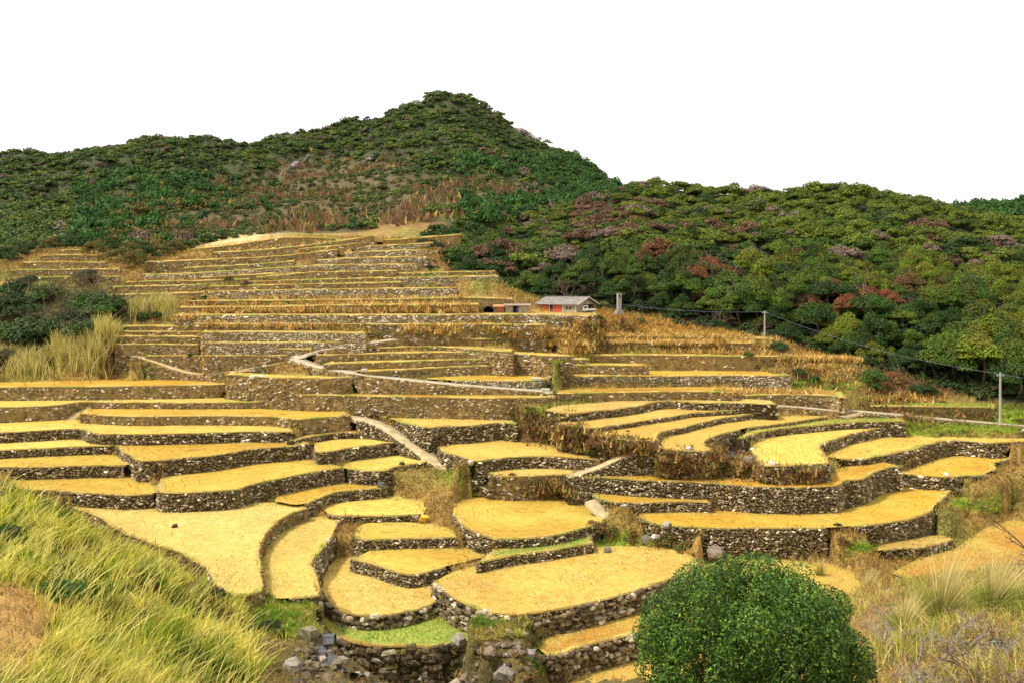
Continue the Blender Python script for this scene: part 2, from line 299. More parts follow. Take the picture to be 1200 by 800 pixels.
for t in TD:
    if 'D' in t:
        D=t['D']; F=np.array([P3(u,v,D) for u,v in t['front']])
        Fs=smooth(F,max(.8,D*.009)); B=Fs.copy()
        k=(D+t['depth'])/D; B[:,:2]*=k; B[:,2]+=t['depth']*0.05
        B=B[::-1]
    else:
        z=t['z']; Dm=-z*FPX/(np.mean([p[1] for p in t['front']])-VH)
        F=np.array([(-z*(u-UC)/(v-VH),-z*FPX/(v-VH),z) for u,v in t['front']])
        Fs=smooth(F,max(.55,Dm*.0085))
        Bv=np.array([(-z*(u-UC)/(v-VH),-z*FPX/(v-VH),z) for u,v in t['back']])
        Bs=smooth(Bv,max(1.,Dm*.014)); t['bvis']=Bs
        B=Bs.copy(); r=np.linalg.norm(B[:,:2],axis=1)
        fade=np.minimum(1,np.minimum(np.arange(len(B)),np.arange(len(B))[::-1])/2+.3)
        B[:,:2]*=(1+1.1*fade/r)[:,None]
    # small natural wobble of the edge
    n=len(Fs)
    if n>4:
        w=np.convolve(rng.normal(0,1,n+4),np.ones(5)/5,'valid')*0.16*min(1.6,max(.7,Fs[0,1]/70))
        tg=np.gradient(Fs[:,:2],axis=0); tg/=np.linalg.norm(tg,axis=1)[:,None]+1e-9
        w[0]=w[-1]=0
        Fs[:,0]+=-tg[:,1]*w; Fs[:,1]+=tg[:,0]*w
    t['F']=Fs; t['B']=B; t['P']=np.vstack([Fs,B])
# sight grid: columns of equal bearing, rows of growing distance
GU=np.arange(-170,1375,5.0); GD=np.exp(np.arange(math.log(3),math.log(1500),0.0115))
NU,ND=len(GU),len(GD)
GX=(GD[:,None]*(GU[None,:]-UC)/FPX); GY=np.repeat(GD[:,None],NU,1)
ZT=np.full((ND,NU),-1e9); CID=np.full((ND,NU),-1,int)
def cell(x,y):
    y=np.maximum(np.asarray(y,float),3.01); u=UC+FPX*np.asarray(x,float)/y
    i=np.clip(np.round((np.log(y)-math.log(3))/0.0115).astype(int),0,ND-1)
    j=np.clip(np.round((u-GU[0])/5).astype(int),0,NU-1)
    return i,j
def raster(poly,zfun,cid):
    u=UC+FPX*poly[:,0]/poly[:,1]
    i0=max(0,np.searchsorted(GD,poly[:,1].min())-1); i1=min(ND,np.searchsorted(GD,poly[:,1].max())+1)
    j0=max(0,np.searchsorted(GU,u.min())-1); j1=min(NU,np.searchsorted(GU,u.max())+1)
    X=GX[i0:i1,j0:j1]; Y=GY[i0:i1,j0:j1]; c=np.zeros(X.shape,bool)
    n=len(poly)
    for a in range(n):
        xa,ya=poly[a,0],poly[a,1]; xb,yb=poly[a-1,0],poly[a-1,1]
        if ya==yb: continue
        m=(ya>Y)!=(yb>Y); c^=m&(X<(xb-xa)*(Y-ya)/(yb-ya)+xa)
    z=zfun(X,Y); s=ZT[i0:i1,j0:j1]; m=c&(z>s); s[m]=(z*np.ones_like(X))[m]; CID[i0:i1,j0:j1][m]=cid
for k,t in enumerate(TD):
    if 'D' in t:
        F=t['F']; ub=UC+FPX*F[:,0]/F[:,1]; o=np.argsort(ub)
        zf=(lambda X,Y,F=F,ub=ub,o=o,D=t['D']: np.interp(UC+FPX*X/Y,ub[o],F[o,2])+np.maximum(0,Y-D)*.05)
    else: zf=(lambda X,Y,z=t['z']: z+0*X)
    raster(t['P'],zf,k)
for k,l in enumerate(LANES):
    C=smooth([P3(*p) for p in l['pts']],1.0); tg=np.gradient(C[:,:2],axis=0); tg/=np.linalg.norm(tg,axis=1)[:,None]+1e-9
    nr=np.stack([-tg[:,1],tg[:,0]],1); wob=np.convolve(rng.normal(0,1,len(C)+4),np.ones(5)/5,'valid')*.06
    A=C.copy(); A[:,:2]+=nr*(l['w']/2+wob)[:,None]; Bq=C.copy(); Bq[:,:2]-=nr*(l['w']/2-wob)[:,None]
    l['C'],l['A'],l['Bq']=C,A,Bq
    for a in range(len(C)-1):
        q=np.array([A[a],A[a+1],Bq[a+1],Bq[a]]); raster(q,lambda X,Y,z=(C[a,2]+C[a+1,2])/2: z+0*X,1000+k)
COV=CID>=0
ZK=np.where(COV,ZT,np.nan)
# hills: columns of (distance,row) nodes, interpolated across bearings
def columns(cols,i):
    us=[c[0] for c in cols]; return np.interp(GU,us,[c[i] for c in cols])
HC=[ # u, base D,v | ridge D,v   (right forest hill)
 (503,212,300,300,255),(520,190,312,292,258),(545,175,328,300,258),(575,168,340,300,260),(600,176,345,300,258),(640,165,352,300,250),(700,158,360,298,234),(740,154,366,290,222),(770,150,374,285,220),
 (820,147,384,280,228),(870,144,394,276,230),(910,141,401,275,227),(960,136,414,274,225),(1000,131,424,272,225),(1040,126,434,268,229),(1080,121,446,262,238),(1130,115,462,255,249),(1160,112,470,250,254),(1200,109,480,245,260),(1300,104,492,230,285),(1380,100,500,220,300)]
MT=[ # u, base D,v | mid D,v | ridge D,v (mountains behind)
 (-170,205,330,350,250,520,186),(-60,208,318,355,248,520,186),(0,212,305,360,245,520,184),(60,216,292,360,240,520,179),(110,220,291,365,232,520,168),(160,220,296,365,228,520,162),(200,222,296,365,228,520,162),(250,225,286,372,228,525,169),(290,228,280,380,228,535,172),
 (340,232,274,392,222,560,164),(390,234,274,400,214,580,152),(430,234,272,405,205,600,141),(455,234,270,410,198,610,133),(480,236,268,412,192,612,120),(508,240,266,412,188,612,109),(524,242,265,412,188,612,110),(547,246,264,412,188,612,119),(570,252,262,412,192,610,133),(600,262,260,412,200,605,154),(640,280,258,412,212,595,174),(680,300,256,412,222,585,192),(715,310,254,412,236,575,213),(760,310,260,420,262,560,262),(900,310,280,420,275,560,275),(1080,310,280,440,262,700,262),(1150,310,280,500,250,900,241),(1190,310,280,500,248,900,238),(1260,310,280,500,245,900,240),(1380,310,280,500,245,900,250)]
mD0,mv0,mD1,mv1,mD2,mv2=[columns(MT,i) for i in range(1,7)]
hD0,hv0,hD1,hv1=[columns(HC,i) for i in range(1,5)]
hz0=-hD0*(hv0-VH)/FPX; hz1=-hD1*(hv1-VH)/FPX
mz=[-d*(v-VH)/FPX for d,v in ((mD0,mv0),(mD1,mv1),(mD2,mv2))]
REG=np.zeros((ND,NU),int)      # 1 forest hill, 2 mountain
for j in range(NU):
    zm=np.interp(GD,[mD0[j],mD1[j],mD2[j],mD2[j]*1.25,1500],[mz[0][j],mz[1][j],mz[2][j],mz[2][j]*.55,-40])
    on=GD>=mD0[j]
    ZK[on,j]=np.where(np.isnan(ZK[on,j]),zm[on],ZK[on,j]); REG[on,j]=2
    if GU[j]>=505:
        s=np.clip((GD-hD0[j])/(hD1[j]-hD0[j]),0,1); zh=hz0[j]+(hz1[j]-hz0[j])*(s*.75+.25*np.sin(s*math.pi/2)**1)
        back=GD>hD1[j]; zh=np.where(back,hz1[j]-(GD-hD1[j])*.35,zh)
        onh=(GD>=hD0[j])&((zh>np.where(np.isnan(ZK[:,j]),-1e9,ZK[:,j]))|(GD<mD0[j]))&(GD<hD1[j]*1.6)
        onh&=~COV[:,j]
        ZK[onh,j]=zh[onh]; REG[onh,j]=1
# control points of the near ground
CP=[(0,800,24),(100,800,28),(200,800,33),(300,800,41),(0,700,33),(0,640,43),(0,600,50),(0,572,57),(50,588,57),(100,700,40),(60,760,29),(80,640,50),(100,620,58),(140,640,58),(170,690,46),(200,740,42),(200,672,58),(240,700,54),(260,720,54),(280,745,50),(310,752,52),(-100,700,30),(-120,600,45),(-100,800,22),
 (310,706,57.6),(345,714,57),(330,742,55),(366,741,55.4),(358,760,53),(330,772,51.5),(350,800,48),(388,772,53),(415,800,49.5),(432,818,53),(560,722,58.6),(590,727,58.1),(613,729,57.8),(556,741,56.3),(590,741,56.2),(612,744,55.8),(570,757,54.6),(610,760,54.6),(470,852,52.5),(530,852,52.5),(582,842,52),(470,850,48),(530,850,48),(605,775,54),(640,800,52.5),(610,800,52),(650,840,48),
 (600,900,40),(600,1000,26),(400,930,32),(200,900,25),(800,880,38),(800,920,22),(900,920,22),(1000,800,27),(1100,800,22),(1200,800,20),(1200,735,29),(1110,728,32),(1040,705,38),(1000,700,46),(1200,712,36),(1300,720,34),(950,720,44),(880,760,46),(1060,750,27),(1150,760,25),
 (-160,1000,5),(200,1000,5),(600,1000,5),(1000,1000,5),(1360,1000,5),(-160,1100,3.2),(600,1100,3.2),(1360,1100,3.2),
 (640,500,103),(1180,600,88),(1180,570,92),(1230,600,88),(1130,605,84),(740,632,72),(735,640,70.5),(1010,655,70),(960,655,71),(1220,660,72),
 (60,440,121),(100,432,123),(0,440,121),(-100,440,121),(125,383,127.5),(122,394,124.5),(125,404,122.5),(130,414,121),(160,426,120.5),(110,425,121.5),(190,440,119),(60,415,127),(200,376,131),(215,368,138),(235,352,148),(20,405,131),(90,400,132),(20,370,142),(100,360,146),(-100,370,142),(20,340,158),(110,338,158),(-100,340,160),(160,360,146),(180,372,140),
 (620,392,124),(700,385,128),(760,385,131),(850,395,128),(665,374,132.6),(680,372,134),(700,374,132),(712,371.5,134),(730,372,137),(660,381,130.5),(700,382,130.5),(740,428,116.6),(820,428,116.6),(900,428,117),(900,412,127),(960,430,124),(1000,445,118),(1060,462,114),(960,445,117),(1130,473,111)]
_c=np.array([(u/200.0,3.0*math.log(D),v) for u,v,D in CP if D<=73])
_K=np.linalg.norm(_c[:,None,:2]-_c[None,:,:2],axis=2)
_n=len(_c); _A=np.zeros((_n+3,_n+3)); _A[:_n,:_n]=_K-.02*np.eye(_n); _A[:_n,_n]=1; _A[:_n,_n+1]=_c[:,0]; _A[:_n,_n+2]=_c[:,1]; _A[_n:,:_n]=_A[:_n,_n:].T
_w=np.linalg.solve(_A,np.r_[_c[:,2],0,0,0])
NEARLIM=np.interp(GU,[-170,60,130,200,250,300,330,600,640,800,1000,1040,1200,1380],[58,57,58,58,56,57,57,54,53,48,49,45,41,41])
for i in range(ND):
    if GD[i]>60: break
    on=(GD[i]<NEARLIM)&~COV[i]
    if on.any():
        q=np.stack([GU[on]/200.0,np.full(on.sum(),3.0*math.log(GD[i]))],1)
        d=np.linalg.norm(q[:,None]-_c[None,:,:2],axis=2)
        v=d@_w[:_n]+_w[_n]+q@_w[_n+1:]
        ZK[i,on]=-GD[i]*(v-VH)/FPX
for u,v,D in CP:
    x,y,z=P3(u,v,D); i,j=cell(x,y)
    if D>54.5:
        for a in (-1,0,1):
            for b in (-1,0,1):
                ii,jj=min(i+a,ND-1),min(max(j+b,0),NU-1)
                if not COV[ii,jj] and REG[ii,jj]==0: ZK[ii,jj]=z
# ground at the foot of each wall: the field below if one is close, else a drop of its own
def outward(F):
    tg=np.gradient(F[:,:2],axis=0); tg/=np.linalg.norm(tg,axis=1)[:,None]+1e-9
    return np.stack([tg[:,1],-tg[:,0]],1)       # fronts run left to right: outside is towards the viewer
for k,t in enumerate(TD):
    F=t['F']; N=outward(F); wh=t.get('wh',5)
    for p,nv in zip(F,N):
        h=wh*p[1]/FPX; found=None; offs=np.arange(.3,3.6,.35)*max(.8,p[1]/90)
        for a in offs:
            i,j=cell(p[0]+nv[0]*a,p[1]+nv[1]*a)
            if CID[i,j]>=0 and CID[i,j]!=k: found=(a,ZT[i,j]); break
        lim=found[0] if found else 1.9*max(.8,p[1]/90); zz=min(found[1],p[2]) if found else p[2]-h
        for a in offs:
            if a>lim: break
            i,j=cell(p[0]+nv[0]*a,p[1]+nv[1]*a)
            if CID[i,j]<0 and REG[i,j]==0: ZK[i,j]=zz
def fill(Z):
    """pull-push then relax"""
    known=~np.isnan(Z); lv=[(np.where(known,Z,0),known.astype(float))]
    while min(lv[-1][0].shape)>3:
        z,w=lv[-1]; h,wd_=z.shape; z=np.pad(z*w,((0,h%2),(0,wd_%2))); w=np.pad(w,((0,h%2),(0,wd_%2)))
        zs=z[0::2,0::2]+z[1::2,0::2]+z[0::2,1::2]+z[1::2,1::2]; ws=w[0::2,0::2]+w[1::2,0::2]+w[0::2,1::2]+w[1::2,1::2]
        lv.append((np.where(ws>0,zs/np.maximum(ws,1e-9),0),np.minimum(ws,1)))
    z=lv[-1][0]; w=lv[-1][1]; z=np.where(w>0,z,(z*w).sum()/max(w.sum(),1e-9))
    for zf,wf in lv[-2::-1]:
        up=np.repeat(np.repeat(z,2,0),2,1)[:zf.shape[0],:zf.shape[1]]; z=np.where(wf>0,zf,up)
    for it in range(260):
        p=np.pad(z,1,mode='edge'); a=(p[:-2,1:-1]+p[2:,1:-1]+p[1:-1,:-2]+p[1:-1,2:])/4
        z=np.where(known,z,a)
    return z
ZTOP=fill(ZK)                                   # fields, lanes, banks and hills together
# gentle relief on open ground
def vnoise(x,y,sc,seed):
    r=np.random.default_rng(seed); T=r.random((64,64)); a=x/sc; b=y/sc; i=np.floor(a).astype(int); j=np.floor(b).astype(int); fa=a-i; fb=b-j
    fa=fa*fa*(3-2*fa); fb=fb*fb*(3-2*fb); g=lambda p,q:T[p%64,q%64]
    return (g(i,j)*(1-fa)+g(i+1,j)*fa)*(1-fb)+(g(i,j+1)*(1-fa)+g(i+1,j+1)*fa)*fb
REL=(vnoise(GX,GY,2.2,1)-.5)*.5+(vnoise(GX,GY,.9,2)-.5)*.25
REL=np.where(REG>0,(vnoise(GX,GY,25,3)-.5)*6+(vnoise(GX,GY,9,4)-.5)*2.5,REL)
REL[REG==2]*=np.clip((GY[REG==2]-200)/150,0.1,1.6)
rid=np.clip((np.abs(GY-hD1[None,:])),0,40)/40
REL=np.where(REG==1,REL*.6,REL)
ZTOP=np.where(COV,ZTOP,ZTOP+REL)
ZG=np.where(COV,ZTOP-.22,ZTOP)
m=ZG.copy()
for r in range(2):
    p=np.pad(m,1,mode='edge'); m=np.minimum.reduce([p[a:a+ND,b:b+NU] for a in range(3) for b in range(3)])
ZG=np.where(COV,np.maximum(m,ZG-7),ZG)
def ground(x,y):
    i,j=cell(x,y); return ZTOP[i,j]
def cast(u,v,Dmin=8):
    j=int(np.clip(round((u-GU[0])/5),0,NU-1)); zr=-GD*(v-VH)/FPX
    h=np.where((ZTOP[:,j]>=zr)&(GD>Dmin))[0]
    D=GD[h[0]] if len(h) else 400.0
    return D*(u-UC)/FPX, D, ZTOP[h[0],j] if len(h) else 0.0
# ---------------------------------------------------------------- mesh and material helpers
def mesh(name,V,F,attrs=None,smooth=False):
    V=np.asarray(V,np.float32); me=bpy.data.meshes.new(name); me.vertices.add(len(V)); me.vertices.foreach_set('co',V.ravel())
    if isinstance(F,np.ndarray):
        k=F.shape[1]; n=len(F); me.loops.add(n*k); me.loops.foreach_set('vertex_index',F.astype(np.int32).ravel())
        me.polygons.add(n); me.polygons.foreach_set('loop_start',np.arange(0,n*k,k,dtype=np.int32))
    else:
        tot=[len(f) for f in F]; st=np.r_[0,np.cumsum(tot)[:-1]].astype(np.int32)
        fl=np.array([i for f in F for i in f],np.int32); me.loops.add(len(fl)); me.loops.foreach_set('vertex_index',fl)
        me.polygons.add(len(F)); me.polygons.foreach_set('loop_start',st)
    me.polygons.foreach_set('use_smooth',np.full(len(me.polygons),smooth))
    me.update(calc_edges=True)
    for nm,a in (attrs or {}).items():
        a=np.asarray(a,np.float32)
        if a.ndim==1:
            at=me.attributes.new(nm,'FLOAT','POINT'); at.data.foreach_set('value',a)
        else:
            at=me.attributes.new(nm,'FLOAT_COLOR','POINT'); at.data.foreach_set('color',np.c_[a,np.ones(len(a))].astype(np.float32).ravel())
    me.validate()
    return me
def link(name,me,mat=None,parent=None,loc=None,**props):
    o=bpy.data.objects.new(name,me)
    if mat and me and not me.materials: me.materials.append(mat)
    COL.objects.link(o)
    if parent: o.parent=parent
    if loc is not None: o.location=loc
    for k,v in props.items(): o[k]=v
    return o
class NB:
    def __init__(s,name,rough=.9,spec=.2):
        m=bpy.data.materials.new(name); m.use_nodes=True; s.m=m; s.t=m.node_tree; s.b=s.t.nodes['Principled BSDF']
        s.b.inputs['Roughness'].default_value=rough; s.b.inputs['Specular IOR Level'].default_value=spec
    def n(s,ty,**k):
        x=s.t.nodes.new(ty)
        for a,b in k.items():
            if a in x.inputs: x.inputs[a].default_value=b
            else: setattr(x,a,b)
        return x
    def l(s,a,b): s.t.links.new(a,b)
    def pos(s): return s.n('ShaderNodeNewGeometry').outputs['Position']
    def obj(s): return s.n('ShaderNodeTexCoord').outputs['Object']
    def attr(s,name,out='Color'): return s.n('ShaderNodeAttribute',attribute_name=name).outputs[out]
    def noise(s,vec,scale,detail=4,rough=.6,dist=0):
        x=s.n('ShaderNodeTexNoise'); x.inputs['Scale'].default_value=scale; x.inputs['Detail'].default_value=detail; x.inputs['Roughness'].default_value=rough; x.inputs['Distortion'].default_value=dist
        s.l(vec,x.inputs['Vector']); return x.outputs['Fac']
    def ramp(s,fac,stops):
        x=s.n('ShaderNodeValToRGB'); e=x.color_ramp.elements
        while len(e)<len(stops): e.new(.5)
        for q,(p,c) in zip(e,stops): q.position=p; q.color=(*c,1) if len(c)==3 else c
        s.l(fac,x.inputs[0]); return x.outputs[0]
    def mix(s,fac,a,b,mode='MIX'):
        x=s.n('ShaderNodeMix',data_type='RGBA',blend_type=mode)
        for v,k in ((fac,0),(a,'A'),(b,'B')):
            if hasattr(v,'is_linked') or hasattr(v,'links'): s.l(v,x.inputs[k])
            else: x.inputs[k].default_value=v if k==0 else (*v,1)
        return x.outputs['Result']
    def math(s,op,a,b=None,clamp=False):
        x=s.n('ShaderNodeMath',operation=op,use_clamp=clamp)
        for v,i in ((a,0),(b,1)):
            if v is None: continue
            if hasattr(v,'links'): s.l(v,x.inputs[i])
            else: x.inputs[i].default_value=v
        return x.outputs[0]
    def bump(s,h,strength,dist):
        x=s.n('ShaderNodeBump'); x.inputs['Strength'].default_value=strength; x.inputs['Distance'].default_value=dist
        s.l(h,x.inputs['Height']); s.l(x.outputs[0],s.b.inputs['Normal'])
    def out(s,c): 
        s.l(c,s.b.inputs['Base Color']); return s.m
def g3(v): return (v,v,v)
# --- materials
def mat_ground():
    k=NB('open_ground'); p=k.pos(); c=k.attr('col')
    n1=k.noise(p,.55,6,.65); n2=k.noise(p,4.0,5,.7)
    c=k.mix(1.0,c,k.ramp(n1,[(.25,(.45,.42,.4)),(.5,(1,1,1)),(.75,(1.5,1.45,1.25))]),'MULTIPLY')
    c=k.mix(1.0,c,k.ramp(n2,[(.3,(.5,.5,.5)),(.55,(1,1,1)),(.75,(1.5,1.45,1.3))]),'MULTIPLY')
    k.bump(n2,.8,.25); return k.out(c)
def mat_field(name,base,hi,furrow,stub=0):
    k=NB('field_'+name); p=k.pos(); e=k.attr('edge','Fac')
    n1=k.noise(p,.22,5,.6); n2=k.noise(p,5,4,.7); n3=k.noise(p,1.4,5,.65)
    c=k.mix(n1,base,hi)
    c=k.mix(1.0,c,k.ramp(n3,[(.25,(.66,.61,.52)),(.5,(1,1,1)),(.78,(1.25,1.23,1.15))]),'MULTIPLY')
    n4=k.noise(p,.09,3,.5); c=k.mix(1.0,c,k.ramp(n4,[(.3,(.80,.72,.62)),(.55,(1,1,1)),(.75,(1.06,1.08,1.15))]),'MULTIPLY')
    c=k.mix(1.0,c,k.ramp(n2,[(.3,(.78,.74,.66)),(.6,(1,1,1)),(.8,(1.15,1.15,1.1))]),'MULTIPLY')
    if furrow:   # wheel and harvest lines that follow the rim
        ew=k.math('ADD',e,k.math('MULTIPLY',k.noise(p,.16,3,.55),3.2))
        for per,wid,amt in ((furrow,.08,.42),(furrow/3.0,.28,.30)):
            f=k.math('FRACT',k.math('DIVIDE',ew,per)); tri=k.math('ABSOLUTE',k.math('SUBTRACT',f,.5))
            ln=k.math('SUBTRACT',1,k.math('DIVIDE',tri,wid),True)
            ln=k.math('MULTIPLY',ln,k.math('MULTIPLY',k.math('ADD',k.noise(p,.5,3,.5),.1),amt*1.6),True)
            c=k.mix(ln,c,(.16,.085,.02))
    oi=k.n('ShaderNodeObjectInfo'); c=k.mix(1.0,c,k.ramp(oi.outputs['Random'],[(0,(.66,.56,.40)),(.3,(.80,.78,.76)),(.65,(.85,.89,1.1)),(1,(.76,.66,.46))]),'MULTIPLY')
    gr=k.ramp(k.noise(p,.16,4,.6),[(.5,g3(0)),(.7,g3(.55))]); c=k.mix(gr,c,(.40,.36,.07))
    # grassy rim
    rim=k.math('SUBTRACT',1,k.math('DIVIDE',k.math('ADD',e,k.math('MULTIPLY',k.math('SUBTRACT',n3,.5),1.0)),.75),True)
    c=k.mix(k.math('MULTIPLY',rim,.75),c,k.ramp(n2,[(.3,(.26,.16,.035)),(.55,(.46,.32,.07)),(.75,(.34,.30,.05))]))
    if stub:
        st=k.ramp(n2,[(.5,g3(0)),(.7,g3(1))]); c=k.mix(k.math('MULTIPLY',st,stub),c,(.62,.52,.22))
    k.bump(n2,.5,.08); return k.out(c)
FM={}
FM['gold']=mat_field('gold',(.56,.37,.038),(.70,.54,.115),1.5)
FM['orange']=mat_field('orange',(.52,.275,.018),(.62,.39,.04),1.3)
FM['straw']=mat_field('straw',(.55,.35,.06),(.68,.51,.14),0,.4)
FM['orangestraw']=mat_field('orangestraw',(.50,.28,.035),(.60,.41,.09),0,.25)
FM['pale']=mat_field('pale',(.58,.42,.13),(.66,.54,.22),0,.4)
FM['drygrass']=mat_field('drygrass',(.33,.19,.035),(.46,.31,.08),0,.2)
FM['grass']=mat_field('grass',(.30,.31,.05),(.19,.29,.025),0,.2)
FM['sand']=mat_field('sand',(.52,.36,.14),(.60,.44,.2),0)
def mat_mud():
    k=NB('wet_mud',.35,.5); p=k.pos(); n=k.noise(p,1.2,5,.6)
    c=k.ramp(n,[(.35,(.012,.008,.008)),(.6,(.05,.025,.02)),(.75,(.10,.09,.10))]); k.bump(n,.4,.2); return k.out(c)
FM['mud']=mat_mud()
def mat_flat0(name,col):
    k=NB(name); n=k.noise(k.pos(),1.6,5,.7); n2=k.noise(k.pos(),.25,4,.6)
    c=k.mix(1.0,col,k.ramp(n,[(.3,g3(.45)),(.55,g3(1)),(.75,g3(1.5))]),'MULTIPLY'); c=k.mix(k.ramp(n2,[(.45,g3(0)),(.65,g3(.8))]),c,(.20,.16,.05)); k.bump(n,1,.2); return k.out(c)
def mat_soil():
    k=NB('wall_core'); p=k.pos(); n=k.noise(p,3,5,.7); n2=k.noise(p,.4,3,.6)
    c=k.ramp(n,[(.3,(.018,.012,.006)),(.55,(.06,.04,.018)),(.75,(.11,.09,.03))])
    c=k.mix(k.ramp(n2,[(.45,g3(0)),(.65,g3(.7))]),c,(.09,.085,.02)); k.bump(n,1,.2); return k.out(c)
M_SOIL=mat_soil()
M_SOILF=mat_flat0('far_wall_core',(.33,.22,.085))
def mat_stone():
    k=NB('field_stone',.85,.25); p=k.pos(); n=k.noise(p,9,5,.7); n2=k.noise(p,1.1,4,.6)
    c=k.attr('col'); c=k.mix(1.0,c,k.ramp(n,[(.3,(.55,.53,.5)),(.55,(1,1,1)),(.75,(1.35,1.33,1.28))]),'MULTIPLY')
    c=k.mix(k.ramp(n2,[(.52,g3(0)),(.68,g3(.75))]),c,(.10,.085,.022)); k.bump(n,.7,.06); return k.out(c)
M_STONE=mat_stone()
def mat_boulder():
    k=NB('boulder',.85,.25); p=k.pos(); n=k.noise(p,6,6,.7); n2=k.noise(p,1.3,4,.6)
    oi=k.n('ShaderNodeObjectInfo'); c=oi.outputs['Color']
    c=k.mix(1.0,c,k.ramp(n,[(.3,(.5,.48,.45)),(.55,(1,1,1)),(.75,(1.4,1.37,1.3))]),'MULTIPLY')
    c=k.mix(k.ramp(n2,[(.5,g3(0)),(.68,g3(.7))]),c,(.09,.07,.02)); k.bump(n,.8,.08); return k.out(c)
M_BOULDER=mat_boulder()
def mat_leaf(name,rough=.55,trans=.25,objcol=False,spec=.3):
    k=NB(name,rough,spec); c=k.attr('col')
    if objcol: c=k.mix(1.0,k.n('ShaderNodeObjectInfo').outputs['Color'],c,'MULTIPLY')
    k.l(c,k.b.inputs['Base Color'])
    if trans:
        tr=k.n('ShaderNodeBsdfTranslucent'); k.l(c,tr.inputs['Color']); ms=k.n('ShaderNodeMixShader'); ms.inputs[0].default_value=trans
        o=k.t.nodes['Material Output']; k.l(k.b.outputs[0],ms.inputs[1]); k.l(tr.outputs[0],ms.inputs[2]); k.l(ms.outputs[0],o.inputs['Surface'])
    return k.m
M_LEAF=mat_leaf('foliage'); M_TREE=mat_leaf('tree_foliage',.6,.2,True,.2); M_GRASS=mat_leaf('grass_blades',.7,.3,False,.15); M_GLOSS=mat_leaf('glossy_leaves',.5,.2,False,.28)
def mat_bund():
    k=NB('grass_bund',.9,.1); n=k.noise(k.pos(),5,5,.7); n2=k.noise(k.pos(),.7,4,.6); c=k.mix(1.0,k.attr('col'),k.ramp(n,[(.3,g3(.5)),(.55,g3(1)),(.75,g3(1.3))]),'MULTIPLY')
    c=k.mix(k.ramp(n2,[(.58,g3(0)),(.75,g3(.5))]),c,(.26,.26,.04)); k.bump(n,1,.12); return k.out(c)
M_BUND=mat_bund()
def mat_bark(name,a,b):
    k=NB(name); n=k.noise(k.obj(),6,5,.7); k.bump(n,.8,.05); return k.out(k.ramp(n,[(.3,a),(.7,b)]))
M_BARK=mat_bark('bark',(.05,.035,.022),(.16,.12,.085)); M_TWIG=mat_bark('bare_twigs',(.10,.06,.04),(.26,.17,.12)); M_TWIGP=mat_bark('pale_twigs',(.16,.13,.10),(.34,.29,.24))
def mat_flat(name,col,rough=.8,scale=3,var=.25,spec=.3):
    k=NB(name,rough,spec); n=k.noise(k.pos(),scale,5,.65)
    c=k.mix(1.0,col,k.ramp(n,[(.3,g3(1-var)),(.55,g3(1)),(.75,g3(1+var*.6))]),'MULTIPLY'); k.bump(n,.3,.02); return k.out(c)
M_CONC=mat_flat('road_concrete',(.38,.32,.22),.9,1.2,.35); M_CONC2=mat_flat('path_concrete',(.44,.34,.18),.9,1.1,.5); M_DIRT=mat_flat('dirt',(.45,.32,.15),.95,1.5,.4)
M_SLAB=mat_flat('slab_stone',(.44,.34,.18),.9,1.6,.4); M_PLANK=mat_flat('weathered_planks',(.36,.27,.16),.85,3,.4)
# ---------------------------------------------------------------- ground sheet
def zone(u,v,cu,cv,ru,rv): return np.clip(1.25-np.hypot((u-cu)/ru,(v-cv)/rv),0,.5)*2
PV=VH-ZTOP*FPX/np.maximum(GY,1); PU=np.repeat(GU[None,:],ND,0)
base=np.array([.30,.19,.05]); col=np.zeros((ND,NU,3))+base
nz=vnoise(GX,GY,6,11); nz2=vnoise(GX,GY,2.2,12)
def put(m,c): 
    global col
    m=np.clip(m,0,1)[...,None]; col=col*(1-m)+np.array(c)*m
put((nz>.5)*(nz-.5)*2.2,(.22,.20,.045)); put((nz<.4)*(.4-nz)*2.2,(.17,.09,.035))
GREEN=[(185,437,38,6),(442,559,16,7),(560,560,38,10),(590,577,40,7),(730,634,36,13),(640,484,28,7),(815,470,60,5),(950,452,60,6),(1090,498,60,10),(1170,500,50,8),(560,455,75,7),(705,424,60,4),(800,431,90,6),(745,556,34,7),(1050,510,40,5),(1150,480,40,6),(540,725,60,12),(350,725,40,10),(470,396,22,6),(505,327,14,6),(1010,640,30,6),(640,760,14,14),(1165,590,25,10),(1130,590,18,6),(640,765,20,25),(1185,488,20,8),(400,445,10,4)]
for q in GREEN: put(zone(PU,PV,*q)*(REG==0)*.9,(.17,.27,.018))
for q in [(680,510,90,24),(805,545,60,15),(625,570,40,10),(905,550,40,9),(640,745,35,40),(590,780,40,30),(240,690,40,30),(1090,455,80,10),(1080,487,90,8)]: put(zone(PU,PV,*q)*(REG==0)*.8,(.15,.075,.03))
for q in [(740,388,170,16),(650,370,60,8),(1000,415,60,8)]: put(zone(PU,PV,*q)*(REG==0)*.8,(.38,.21,.04))
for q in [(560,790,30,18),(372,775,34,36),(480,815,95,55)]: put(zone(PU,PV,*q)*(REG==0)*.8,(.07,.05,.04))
put(zone(PU,PV,312,287,92,9)*(GY>190)*(GY<262),(.58,.42,.19))
hillm=(REG==1); put(hillm*1.0,(.035,.04,.012))
mm=(REG==2); put(mm*1.0,(.05,.06,.02))
bz=zone(PU,PV,390,235,130,45)+zone(PU,PV,300,262,110,22)+zone(PU,PV,560,225,70,18)
put(np.clip(bz,0,1)*mm*.9,(.11,.085,.035))
put(zone(PU,PV,480,268,60,8)*mm,(.25,.15,.05)); put(zone(PU,PV,318,283,88,9)*mm*(GY<262),(.58,.42,.19))
put(zone(PU,PV,70,378,95,48)*(REG==0)*.9,(.07,.075,.025))
